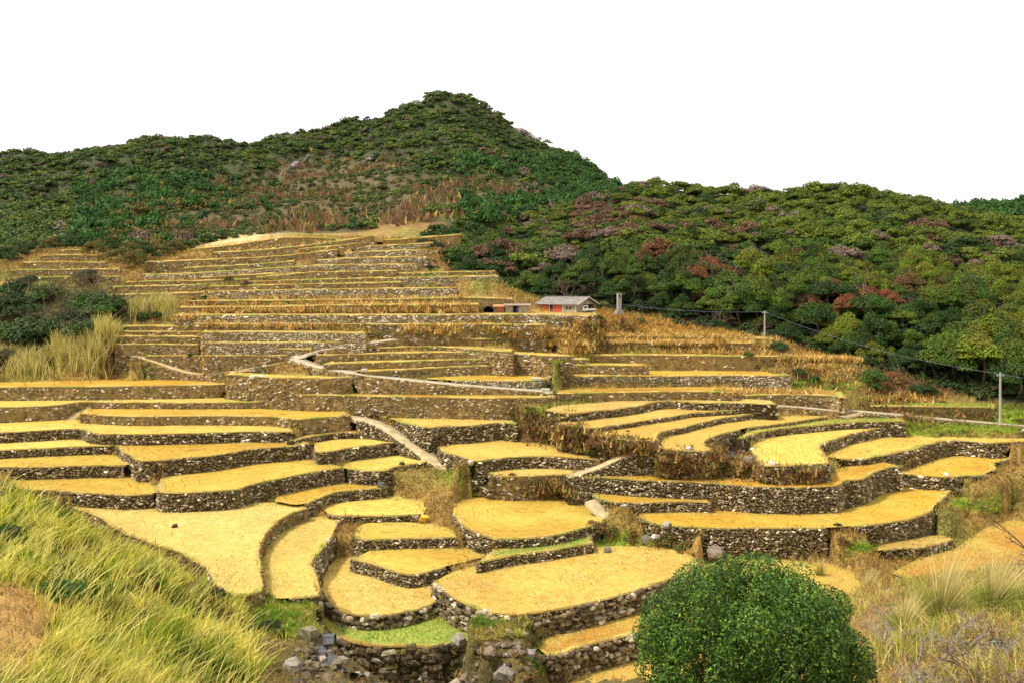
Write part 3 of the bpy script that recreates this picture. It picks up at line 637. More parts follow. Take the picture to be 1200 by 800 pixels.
nearm=(GY<62)&(~COV)&(REG==0); put(nearm*.7,(.10,.095,.03)); put(nearm*zone(PU,PV,20,720,60,70),(.50,.30,.09))
put(nearm*(PU>900)*.6,(.30,.17,.07))
put(nearm*zone(PU,PV,345,725,45,22),(.30,.30,.05))
idx=np.arange(ND*NU).reshape(ND,NU)
F=np.stack([idx[:-1,:-1],idx[:-1,1:],idx[1:,1:],idx[1:,:-1]],-1).reshape(-1,4)
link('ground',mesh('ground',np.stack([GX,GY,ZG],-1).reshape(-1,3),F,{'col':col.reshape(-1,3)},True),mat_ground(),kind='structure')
# valley floor out to the horizon, under and beyond the surveyed sheet
R=np.array([0.,400,1500,5000]); A=np.linspace(0,2*math.pi,49)[:-1]
V=[(0,0,-60)]+[(r*math.cos(a),r*math.sin(a),-60-r*.01) for r in R[1:] for a in A]; Fq=[(0,1+i,1+(i+1)%48) for i in range(48)]
Fq+=[(1+k*48+i,1+(k+1)*48+i,1+(k+1)*48+(i+1)%48,1+k*48+(i+1)%48) for k in range(2) for i in range(48)]
link('plain',mesh('plain',V,Fq),mat_flat('plain_scrub',(.06,.07,.03),.95,.05,.4),kind='structure')
# ---------------------------------------------------------------- stones
def ico():
    p=(1+5**.5)/2; v=np.array([(-1,p,0),(1,p,0),(-1,-p,0),(1,-p,0),(0,-1,p),(0,1,p),(0,-1,-p),(0,1,-p),(p,0,-1),(p,0,1),(-p,0,-1),(-p,0,1)])/math.hypot(1,p)
    f=np.array([(0,11,5),(0,5,1),(0,1,7),(0,7,10),(0,10,11),(1,5,9),(5,11,4),(11,10,2),(10,7,6),(7,1,8),(3,9,4),(3,4,2),(3,2,6),(3,6,8),(3,8,9),(4,9,5),(2,4,11),(6,2,10),(8,6,7),(9,8,1)]); return v,f
IV,IF=ico()
def blob_variant(seed):
    r=np.random.default_rng(seed); bm=bmesh.new(); bmesh.ops.create_uvsphere(bm,u_segments=8,v_segments=4,radius=1)
    for v in bm.verts:
        n=v.co.normalized(); q=np.sign(n)*np.abs(np.array(n))**.6
        v.co=Vector(q)*(1+r.normal(0,.11))
    me=bpy.data.meshes.new('stone'); bm.to_mesh(me); bm.free(); me.materials.append(M_BOULDER); return me
BLOBS=[blob_variant(i) for i in range(7)]
TONES={'far':(1.,[(.36,.30,.21),(.24,.19,.125),(.15,.115,.07),(.50,.45,.36),(.20,.17,.06),(.70,.66,.58)],[.26,.26,.16,.15,.11,.06]),
       'dark':(1.12,[(.27,.22,.155),(.17,.13,.085),(.10,.075,.05),(.42,.38,.29),(.16,.14,.045),(.66,.62,.53)],[.24,.26,.2,.13,.11,.06]),
       'pale':(1.,[(.54,.50,.42),(.42,.38,.31),(.28,.24,.17),(.66,.62,.54),(.24,.20,.09)],[.3,.28,.2,.12,.1])}
def stone_layout(runs,w0,h0,tone,hmax=99):
    """rows of stones on each wall run; returns centres, axes, sizes, colours"""
    C=[];TX=[];NX=[];S=[];K=[]
    mul,cols,pr=TONES[tone]; cols=np.array(cols)*mul
    for r in runs:
        top,bot,nv=r[:3]; soft=len(r)>3; L=np.r_[0,np.cumsum(np.linalg.norm(np.diff(top[:,:2],axis=0),axis=1))]
        H=top[:,2]-bot; hm=H.max(); nr=int(hm/h0)+1
        for a in range(nr):
            zt=a*h0; s=rng.random()*w0
            while s<L[-1]:
                w=w0*rng.uniform(.45,1.75); hh=h0*rng.uniform(.6,1.4); sc=min(s+w/2,L[-1])
                Hs=np.interp(sc,L,H)
                if zt<Hs+.1 and rng.random()>(.8 if soft else .07 if Hs<hmax else .75):
                    x=np.interp(sc,L,top[:,0]); y=np.interp(sc,L,top[:,1]); z=np.interp(sc,L,top[:,2])-zt-h0*.55+rng.normal(0,.2)*h0+math.sin(sc*.9+a*.3)*h0*.25
                    nx=np.interp(sc,L,nv[:,0]); ny=np.interp(sc,L,nv[:,1]); nn=math.hypot(nx,ny)+1e-9; nx/=nn; ny/=nn
                    bat=min(zt,2.)*.07; C.append((x+nx*bat,y+ny*bat,z)); TX.append((-ny,nx)); NX.append((nx,ny)); S.append((w*.54,.22*rng.uniform(.7,1.4)*(h0/.3)**.5,hh*.56))
                    K.append(cols[rng.choice(len(cols),p=pr)]*rng.uniform(.75,1.25)*(1.04,.97,.84))
                s+=w*.98
    return [np.array(q) for q in (C,TX,NX,S,K)]
def stone_mesh(C,TX,NX,S,K):
    n=len(C); J=1+rng.normal(0,.16,(n,12,1)); q=IV[None]*J; q=np.sign(q)*np.abs(q)**.8*S[:,None,:]
    a=rng.normal(0,.35,n); ca,sa=np.cos(a)[:,None],np.sin(a)[:,None]; x=q[...,0]*ca-q[...,2]*sa; zz=q[...,0]*sa+q[...,2]*ca; y=q[...,1]
    V=np.stack([C[:,0,None]+TX[:,0,None]*x+NX[:,0,None]*y,C[:,1,None]+TX[:,1,None]*x+NX[:,1,None]*y,C[:,2,None]+zz],-1).reshape(-1,3)
    Fa=(IF[None]+12*np.arange(n)[:,None,None]).reshape(-1,3); return mesh('stones',V,Fa,{'col':np.repeat(K,12,0)})
# ---------------------------------------------------------------- blades (grass, reeds, twiglets)
def blades(P,h,w,lean,cols,seg=2,droop=.5,name='grass'):
    """curved tapering blades: P roots, h heights, w widths, lean (dx,dy) per blade, cols per blade"""
    n=len(P); th=rng.random(n)*math.pi*2; wx,wy=np.cos(th)*w/2,np.sin(th)*w/2
    rows=[]
    for s in range(seg+1):
        t=s/seg; cx=P[:,0]+lean[:,0]*h*t**1.6; cy=P[:,1]+lean[:,1]*h*t**1.6; cz=P[:,2]+h*(t-droop*.35*t*t*np.hypot(lean[:,0],lean[:,1]))
        k=1-.85*t; rows.append(np.stack([np.stack([cx-wx*k,cy-wy*k,cz],-1),np.stack([cx+wx*k,cy+wy*k,cz],-1)],1))
    V=np.concatenate(rows,1); m=2*(seg+1); V=V.reshape(-1,3); b=(m*np.arange(n))[:,None,None]
    f=np.array([[2*s,2*s+1,2*s+3,2*s+2] for s in range(seg)])[None]+b
    return mesh(name,V,f.reshape(-1,4),{'col':np.repeat(cols,m,0)})
def pick(cols,pr,n,j=.2):
    c=np.array(cols)[rng.choice(len(cols),n,p=pr)]; return c*rng.uniform(1-j,1+j,(n,1))
DRY=([(.42,.27,.07),(.30,.17,.04),(.52,.40,.14),(.20,.11,.035),(.26,.24,.045)],[.34,.24,.16,.14,.12])
# ---------------------------------------------------------------- fields, walls, lanes
WALLTOP=[]
def wall_runs(top,nv,z_of,minh=.28):
    """split a wall top line into runs where the ground beyond really drops"""
    bot=np.array([z_of(p,n) for p,n in zip(top,nv)]); ok=(top[:,2]-bot)>minh; runs=[]; i=0
    while i<len(top):
        if not ok[i]: i+=1; continue
        j=i
        while j+1<len(top) and ok[j+1]: j+=1
        if j-i>=1: runs.append((top[i:j+1],bot[i:j+1]-.15,nv[i:j+1]))
        i=j+1
    return runs
def core_mesh(runs):
    V=[];Fc=[]
    for top,bot,nv in [r[:3] for r in runs]:
        b=len(V); n=len(top); H=top[:,2]-bot
        for i in range(n):
            x,y,z=top[i]; nx,ny=nv[i]; q=min(H[i],2.)*.07
            V+= [(x-nx*.5,y-ny*.5,z+.01),(x+nx*.02,y+ny*.02,z+.015),(x+nx*q,y+ny*q,bot[i]),(x-nx*.5,y-ny*.5,bot[i])]
        for i in range(n-1):
            for k in range(4): Fc.append((b+4*i+k,b+4*i+(k+1)%4,b+4*i+4+(k+1)%4,b+4*i+4+k))
        Fc.append((b,b+3,b+2,b+1)); e=b+4*(n-1); Fc.append((e,e+1,e+2,e+3))
    return V,Fc
def drop_at(k):
    def f(p,n):
        d=p[1]; got=[]
        for a in (.5,.8,1.1,1.5):
            x=p[0]+n[0]*a*max(.8,d/105); y=p[1]+n[1]*a*max(.8,d/105); i,j=cell(x,y)
            if CID[i,j]==k: continue
            got.append(ZTOP[i,j])
            if CID[i,j]>=0: break
            if len(got)==2: break
        return min(got+[p[2]])
    return f
NEARWALL={'G1':(300,.62,.44),'C3':(300,.38,.26),'C4':(220,.38,.27),'B8':(200,.45,.32),'B9':(0,.42,.3)}
LANEW={l['wall'] for l in LANES}
def build_wall(runs,label,tone,key=None,bank=False):
    bank=bank or key in ('E10','J3')
    D=min(r[0][:,1].mean() for r in runs)
    pr=dict(label=label,category='wall',group='dry stone terrace walls',kind='thing')
    if len(runs)==1:
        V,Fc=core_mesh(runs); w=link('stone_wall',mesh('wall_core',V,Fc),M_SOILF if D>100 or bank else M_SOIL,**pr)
    else:
        w=link('stone_wall',None,None,**pr)
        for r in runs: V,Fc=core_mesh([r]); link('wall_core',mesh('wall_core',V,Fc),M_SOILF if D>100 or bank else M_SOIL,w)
    w0,h0=(.31,.21) if D<85 else (.38,.25) if D<125 else (.55,.32)
    nind=0
    if key in NEARWALL: nind,w0,h0=NEARWALL[key]
    if tone=='dark' and D>100: tone='far'
    L=stone_layout(runs,w0,h0,tone,1.7 if key in ('F1','F2','F3') else 99)
    if tone=='far': s=rng.random(len(L[0]))<.5; L=[q[s] for q in L]
    if len(L[0])==0: return w
    if bank:
        s=rng.random(len(L[0]))<(.55 if key in ('E10','J3') else .3); L=[q[s] for q in L]
    C,TX,NX,S,K=L
    if nind:
        o=np.argsort(-(S[:,0]*S[:,2]))[:nind]; rest=np.setdiff1d(np.arange(len(C)),o)
        for i in o:
            st=link('stone',BLOBS[rng.integers(7)],None,w); st.location=C[i]+np.r_[NX[i]*.05,0]; st.scale=S[i]*(1.05,1.25,1.05)
            st.rotation_euler=(rng.normal(0,.12),rng.normal(0,.15),math.atan2(TX[i][1],TX[i][0])); st.color=(*(K[i]*(.6 if key=='G1' else 1)),1)
        if len(rest): link('stones',stone_mesh(*[q[rest] for q in L]),M_STONE,w,kind='stuff')
    else: link('stones',stone_mesh(*L),M_STONE,w,kind='stuff')
    # grassy bund along the wall head
    for top,bot,nv in ([r[:3] for r in runs] if label not in LANEW else []):
        V=[];Fc=[];cl=[]
        n=len(top); near=D<95; hb=(.0017*D if not near else .09)*rng.uniform(.6,1.3,n); vn=vnoise(top[:,0],top[:,1],3,41)[:,None]
        tint=np.array((.56,.40,.12))*rng.uniform(.75,1.1,(n,1))*np.where(vn>.68,(.6,.8,.5),np.where(vn<.35,(.7,.62,.5),(1,1,1))); kk=.6 if near else 1
        for i in range(n):
            x,y,z=top[i]; nx,ny=nv[i]
            for a,hh,m_ in ((.10,-.10,.4),(.02,.6,.9),(-.22*kk,1.,1.),(-.55*kk,.5,.95),(-.85*kk,-.05,.9)): V.append((x+nx*a,y+ny*a,z+hh*hb[i]+.01)); cl.append(tint[i]*m_)
        for i in range(n-1):
            for q in range(4): Fc.append((5*i+q,5*i+5+q,5*i+6+q,5*i+1+q))
        link('grass_bund',mesh('grass_bund',V,Fc,{'col':np.array(cl)},True),M_BUND,w)
    # dry grass hanging over the wall head and weeds in the joints
    dj=8 if D<75 else 6 if D<110 else 5 if D<135 else 2; dh=9 if D<75 else 10 if D<100 else 15 if D<150 else 7
    P=[];nvv=[];HD=[]
    for r in runs:
        top,bot,nv=r[:3]; soft=bank or len(r)>3
        ln=np.linalg.norm(np.diff(top[:,:2],axis=0),axis=1).sum()
        for hdm,dn_ in ((True,dh if label not in LANEW else .5),(False,dj*(3 if soft else 1))):
            n=int(ln*dn_*(1 if hdm else max(1,(top[:,2]-bot).mean()/1.3)))+2; s=rng.random(n)*(len(top)-1.001); i=s.astype(int); f=(s-i)[:,None]
            p=top[i]*(1-f)+top[i+1]*f; q=nv[i]; H=(top[i,2]-bot[i]); dn=rng.random(n)*.1 if hdm else rng.random(n)*H
            p=p+np.c_[q*(.03+.07*np.minimum(dn,2))[:,None],-dn]
            if hdm: p[:,:2]-=q*(rng.random(n)*.35)[:,None]
            P.append(p); nvv.append(q); HD.append(np.full(n,hdm))
    P=np.vstack(P); nvv=np.vstack(nvv); n=len(P); hd=np.concatenate(HD); h=rng.uniform(.18,.5,n)*np.where(hd,max(.75,min(1,85/D)),max(1,D/110)); ww=max(.035,D*.0011)*rng.uniform(.7,1.5,n)
    lean=nvv*rng.uniform(.3,1.1,(n,1))+rng.normal(0,.3,(n,2))
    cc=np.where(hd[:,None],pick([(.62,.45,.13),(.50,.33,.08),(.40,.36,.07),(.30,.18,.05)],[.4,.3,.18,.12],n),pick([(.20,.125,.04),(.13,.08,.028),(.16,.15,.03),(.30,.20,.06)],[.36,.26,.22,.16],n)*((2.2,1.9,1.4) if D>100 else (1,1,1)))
    link('wall_grass',blades(P,h,ww,lean,cc,1,1.6,'wall_grass'),M_GRASS,w,kind='stuff')
    return w
def seg_dist(Q,line):
    d=np.full(len(Q),1e9)
    for a,b in zip(line[:-1],line[1:]):
        ab=b-a; t=np.clip(((Q-a)@ab)/(ab@ab+1e-9),0,1); d=np.minimum(d,np.linalg.norm(Q-(a+t[:,None]*ab),axis=1))
    return d
BANKS={'M6','M7','M8','H4','H5','H6','E10','E12','J3','A10','N2','N3','O0','Q0','S2','P0'}
for k,t in enumerate(TD):
    Pp=t['P']; n=len(Pp); mn=Pp.min(0); mxx=Pp.max(0); far='D' in t
    D=Pp[:,1].mean(); step=max(.7,D*.011)
    gx,gy=np.meshgrid(np.arange(mn[0]+step/2,mxx[0],step),np.arange(mn[1]+step/2,mxx[1],step)); Q=np.stack([gx.ravel(),gy.ravel()],1)+rng.normal(0,step*.12,(gx.size,2))
    keep=np.array([in_poly([(a,b) for a,b in Pp[:,:2]],x,y) for x,y in Q],bool) if len(Q) else np.zeros(0,bool)
    Q=Q[keep]
    if len(Q): Q=Q[seg_dist(Q,np.vstack([Pp[:,:2],Pp[:1,:2]]))>step*.35]
    pts=[Vector((a,b)) for a,b in np.vstack([Pp[:,:2],Q])] if len(Q) else [Vector((a,b)) for a,b in Pp[:,:2]]
    res=delaunay_2d_cdt(pts,[],[list(range(n))],1,1e-4)
    vv=np.array([(a.x,a.y) for a in res[0]]); ff=[f for f in res[2]]
    if far:
        ub=UC+FPX*t['F'][:,0]/t['F'][:,1]; o=np.argsort(ub); zz=np.interp(UC+FPX*vv[:,0]/vv[:,1],ub[o],t['F'][o,2])+np.maximum(0,vv[:,1]-t['D'])*.05
        ed=seg_dist(vv,t['F'][:,:2])
    else:
        rim=np.vstack([t['F'][:,:2],t['bvis'][:,:2],t['F'][:1,:2]]); ed=seg_dist(vv,rim); zz=np.full(len(vv),t['z'])
        zz=zz+.035*np.sin(vv[:,0]*.7+k)*np.cos(vv[:,1]*.6)*np.clip(ed-.8,0,1)
        fd=seg_dist(vv,t['F'][:,:2]); zz+=np.where(fd<.5,.10*(1-fd/.5),0)*(fd<.5)
    ar=np.array([sum(vv[f[i]][0]*vv[f[(i+1)%len(f)]][1]-vv[f[(i+1)%len(f)]][0]*vv[f[i]][1] for i in range(len(f))) for f in ff])
    ff=[f if a>0 else f[::-1] for f,a in zip(ff,ar)]
    t['mesh_pts']=vv
    link('field',mesh('field',np.c_[vv,zz],ff,{'edge':ed},True),FM[t['kind']],kind='structure')
    # wall along the front edge and round both ends
    Ft=t['F'].copy(); nv=outward(Ft)
    if t['key']=='P0': continue
    bk=t['B']; e0=np.linspace(0,1,5)[:,None]; side_r=bk[0]*e0+Ft[-1]*(1-e0); side_l=Ft[0]*e0+bk[-1]*(1-e0)
    full=np.vstack([side_l[1:-1],Ft,side_r[1:-1]]); full[:,2]=np.r_[[Ft[0,2]]*3,Ft[:,2],[Ft[-1,2]]*3]
    nvf=outward(full)
    if D>98:
        runs=wall_runs(Ft,outward(Ft),drop_at(k)); runs+=[r+(1,) for sl in (full[:5],full[-5:]) for r in wall_runs(sl,outward(sl),drop_at(k))]
    else: runs=wall_runs(full,nvf,drop_at(k))
    if runs:
        bank=t['key'] in BANKS; build_wall(runs,t['label'],t.get('tone','dark'),t['key'],bank)
LM=dict(concrete=M_CONC,concrete2=M_CONC2,slab=M_SLAB,dirt=M_DIRT,plank=M_PLANK)
for k,l in enumerate(LANES):
    A,Bq,C=l['A'],l['Bq'],l['C']; n=len(C)
    V=np.vstack([A+[0,0,.03],C+[0,0,.05],Bq+[0,0,.03],A-[0,0,.35],Bq-[0,0,.35]])
    Fq=[]
    for i in range(n-1): Fq+=[(i,i+1,n+i+1,n+i)[::-1],(n+i,n+i+1,2*n+i+1,2*n+i)[::-1],(i,3*n+i,3*n+i+1,i+1)[::-1],(2*n+i,2*n+i+1,4*n+i+1,4*n+i)[::-1]]
    Fq+=[(0,n,2*n,4*n,3*n)]
    link(l['name'],mesh(l['name'],V,Fq,smooth=True),LM[l['kind']],kind='structure')
    if l['wall']:
        # the nearer kerb line carries the wall
        runs=[]
        for line in (A,Bq):
            off=line[:,:2]-C[:,:2]; nrm=off/np.linalg.norm(off,axis=1)[:,None]
            cand=wall_runs(line.copy(),nrm,drop_at(1000+k),.35); runs+=cand
        if runs: build_wall(runs,l['wall'],'dark')
# ---------------------------------------------------------------- foliage builders
def cards(C,N,s,asp,cols,name,jit=.5):
    """leaf clumps: one four-cornered leaf face per centre, roughly facing N"""
    n=len(C); N=N+rng.normal(0,jit,N.shape); N/=np.linalg.norm(N,axis=1)[:,None]+1e-9
    r=rng.normal(0,1,N.shape); A=np.cross(N,r); A/=np.linalg.norm(A,axis=1)[:,None]+1e-9; B=np.cross(N,A)
    a=A*(s*.5)[:,None]; b=B*(s*.5*asp)[:,None]; k=N*(s*.12)[:,None]
    V=np.stack([C-a,C-b*1.0-k,C+a,C+b*1.0-k],1).reshape(-1,3)
    return mesh(name,V,np.arange(4*n).reshape(n,4),{'col':np.repeat(cols,4,0)})
def lobes_cloud(L,n,bias=.35):
    """points on the skins of a set of ellipsoid lobes, outer and upper sides mostly"""
    L=np.array(L); a=(L[:,3]*L[:,4]); idx=rng.choice(len(L),n,p=a/a.sum()); d=rng.normal(0,1,(n,3)); d[:,2]=np.abs(d[:,2])*(1-bias)+d[:,2]*bias
    d/=np.linalg.norm(d,axis=1)[:,None]; r=1-rng.random(n)**2*.35
    C=L[idx,:3]+d*r[:,None]*L[idx][:,[3,3,4]]
    return C,d,idx
def crown_lobes(seed,nl,rx,rz,lr,lz):
    r=np.random.default_rng(seed); L=[]
    for i in range(nl):
        t=r.random()*2*math.pi; q=math.sqrt(r.random()); x,y=q*rx*math.cos(t),q*rx*math.sin(t)
        z=rz*(1-.75*q*q)*r.uniform(.6,1.05); L.append((x,y,z,lr*r.uniform(.7,1.25),lz*r.uniform(.7,1.2)))
    return L
def crown_mesh(seed,nl,n,leaf,rx=2.6,rz=2.4,lr=1.25,lz=.75,name='crown'):
    C,d,idx=lobes_cloud(crown_lobes(seed,nl,rx,rz,lr,lz),n)
    lob=rng.uniform(.75,1.25,(nl,3))*[1,1,.9]; c=lob[idx]*rng.uniform(.7,1.3,(n,1))
    return cards(C,d+[0,0,.4],leaf*rng.uniform(.6,1.4,n),.7,c,name)
def limb(p,q,r0,r1,seg=5,sides=6,bend=.1):
    p=np.array(p,float);q=np.array(q,float); t=np.linspace(0,1,seg+1)[:,None]; off=rng.normal(0,bend,3)*np.linalg.norm(q-p)
    c=p+(q-p)*t+off*np.sin(t*math.pi); ax=(q-p)/np.linalg.norm(q-p); u=np.cross(ax,[.3,.2,.9]); u/=np.linalg.norm(u); w=np.cross(ax,u)
    a=np.arange(sides)*2*math.pi/sides; R=(r0+(r1-r0)*t)
    V=(c[:,None]+R[:,None]*(np.cos(a)[None,:,None]*u+np.sin(a)[None,:,None]*w)).reshape(-1,3)
    F=[(i*sides+k,i*sides+(k+1)%sides,(i+1)*sides+(k+1)%sides,(i+1)*sides+k) for i in range(seg) for k in range(sides)]
    return V,np.array(F),c
def join(parts):
    V=[];F=[];b=0
    for v,f in parts: V.append(v);F.append(np.asarray(f)+b);b+=len(v)
    return np.vstack(V),np.vstack(F)
def trunk_mesh(seed,h,r):
    rs=np.random.default_rng(seed); ps=[limb((0,0,-.6),(rs.normal(0,.3),rs.normal(0,.3),h),r,r*.55,6,7)[:2]]
    for i in range(5):
        a=rs.random()*2*math.pi; z=h*rs.uniform(.55,.95); ps.append(limb((0,0,z),(math.cos(a)*1.9,math.sin(a)*1.9,z+rs.uniform(1,2)),r*.5,r*.12,4,5)[:2])
    return mesh('trunk',*join(ps),smooth=True)
def twig_mesh(seed,h,n0,spread,r0,depth=4,kids=3,name='branches'):
    """bare branching shrub grown as one mesh of thin tapering limbs"""
    rs=np.random.default_rng(seed); parts=[]
    def grow(p,d,l,r,k):
        e=p+d*l; parts.append(limb(p,e,r,r*.6,2,3,.08)[:2])
        if k==0: return
        for i in range(kids if k>1 else 2):
            nd=d+rs.normal(0,.48,3); nd[2]+=.12; nd/=np.linalg.norm(nd); grow(p+d*l*rs.uniform(.55,1),nd,l*rs.uniform(.55,.82),r*.6,k-1)
    for i in range(n0):
        a=rs.random()*2*math.pi; d=np.array([math.cos(a)*spread,math.sin(a)*spread,1.]); d/=np.linalg.norm(d); grow(np.array([rs.normal(0,.08),rs.normal(0,.08),-.1]),d,h*.36*rs.uniform(.8,1.2),r0,depth-1)
    return mesh(name,*join(parts))
def thing(name,label,cat,loc,group=None,rz=0,scale=1):
    o=bpy.data.objects.new(name,None); COL.objects.link(o); o.empty_display_size=.2; o.location=loc; o.rotation_euler=(0,0,rz)
    o.scale=(scale,)*3 if np.isscalar(scale) else scale; o['label']=label; o['category']=cat
    if group: o['group']=group
    return o
def part(name,me,mat,par,col=None,**k):
    o=link(name,me,mat,par,**k)
    if col is not None: o.color=(*col,1)
    return o
# ---------------------------------------------------------------- forest on the right hill
CROWNS=[crown_mesh(100+i,17,4200,.235,2.7,2.6,1.1,.85) for i in range(6)]
BARE=[twig_mesh(300+i,5.2,4,.7,.07,4,3,'bare_crown') for i in range(2)]
TRUNKS=[trunk_mesh(200+i,3.6,.17) for i in range(3)]
sites=[]
for j,u in enumerate(np.arange(500,1330,1.0)):
    pass
yy=105.0
cand=[]
while yy<300:
    sp=4.1 if yy<230 else 4.7
    for x in np.arange(-45,260,sp):
        px=x+rng.uniform(-.42,.42)*sp; py=yy+rng.uniform(-.42,.42)*sp; i,j=cell(px,py); u=UC+FPX*px/py
        if u<500 or u>1290 or REG[i,j]!=1: continue
        if py>hD1[j]+8: continue
        cand.append((px,py,ZTOP[i,j],u))
    yy+=sp*.9
cand.sort(key=lambda c:c[1]); 
def tree_kind(u,v,edge):
    red=sum(math.exp(-((u-a)/ra)**2-((v-b)/rb)**2) for a,b,ra,rb in [(770,305,22,12),(812,303,12,9),(905,340,14,12),(955,345,40,16),(1020,345,22,12),(965,330,20,12),(825,338,14,9),(850,310,14,10),(1085,335,20,8),(800,370,14,8),(1000,365,20,8)])
    pink=sum(math.exp(-((u-a)/ra)**2-((v-b)/rb)**2)*.75 for a,b,ra,rb in [(715,255,45,22),(690,245,25,12),(760,262,25,14),(860,270,25,12),(925,290,18,8),(1095,265,25,10),(590,290,25,18),(1145,290,20,10)])
    r=rng.random()
    if r<min(.8,red*.8): return 'red'
    if r<min(.75,pink*.8): return 'pink'
    if rng.random()<.05: return 'bare'
    return 'green'
INFO=dict(green=[((.026,.056,.006),'dark green'),((.060,.098,.008),'mid green'),((.110,.138,.010),'yellow green')],red=[((.19,.075,.026),'rust red'),((.14,.075,.03),'reddish brown')],pink=[((.145,.08,.04),'pinkish brown')])
forest=[]; nind=0
for n_,(x,y,z,u) in enumerate(cand):
    i,j=cell(x,y); s01=(y-hD0[j])/max(1,hD1[j]-hD0[j]); sc=rng.choice([.62,.8,1.0,1.2,1.45],p=[.2,.3,.28,.16,.06])*rng.uniform(.9,1.1)*(1.0+.1*(s01<.3)); v=VH-(z+3)*FPX/y
    kd=tree_kind(u,v,s01<.12)
    if kd=='green':
        w=np.clip(rng.normal(.38+.42*min(1,max(0,s01*1.2))+.0006*(u-800),.3),0,.999); cname=INFO['green'][int(w*3)]
    elif kd=='bare': cname=((.3,.2,.14),'grey')
    else: cname=INFO[kd][rng.integers(len(INFO[kd]))]
    colr=np.array(cname[0])*rng.uniform(.8,1.25)
    forest.append((x,y,z,u,sc,kd,colr,cname[1],s01))
NIND=300
for (x,y,z,u,sc,kd,colr,cn,s01) in forest[:NIND]:
    edge=s01<.14
    v=VH-(z+3)*FPX/y
    where=next(w for lim,w in ((545,'above the low twin walls'),(600,'beside the farm sheds'),(650,'behind the farmhouse roof'),(700,'behind the parked truck'),(745,'behind the pillar'),(800,'right of the pillar'),(860,'left of the first pole'),(920,'above the first pole'),(980,'right of the first pole'),(1040,'above the rusty bush'),(1100,'right of the rusty bush'),(1160,'left of the second pole'),(1190,'above the second pole'),(9999,'at the right border')) if u<lim)
    high='bottom row' if s01<.1 else 'low row' if s01<.22 else 'middle row' if s01<.42 else 'upper row'
    size='small' if sc<.92 else 'large' if sc>1.12 else 'medium'
    kindw={'green':f'{cn} evergreen tree','red':f'{cn} tree','pink':'pinkish brown tree','bare':'leafless grey tree'}[kd]
    lab=f'{size} {kindw}, {high} of hill forest {where}'
    lift=1.1 if edge else .3
    t=thing('forest_tree',lab,'tree',(x,y,z),'trees of the forest on the right hill',rng.random()*6.28,sc)
    tr=part('trunk',TRUNKS[rng.integers(3)],M_BARK,t)
    if kd=='bare': part('crown',BARE[rng.integers(2)],M_TWIG,t)
    else:
        c=part('crown',CROWNS[rng.integers(6)],M_TREE,t,colr); c.location=(0,0,lift); c.scale=(1,1,rng.uniform(1.0,1.5))
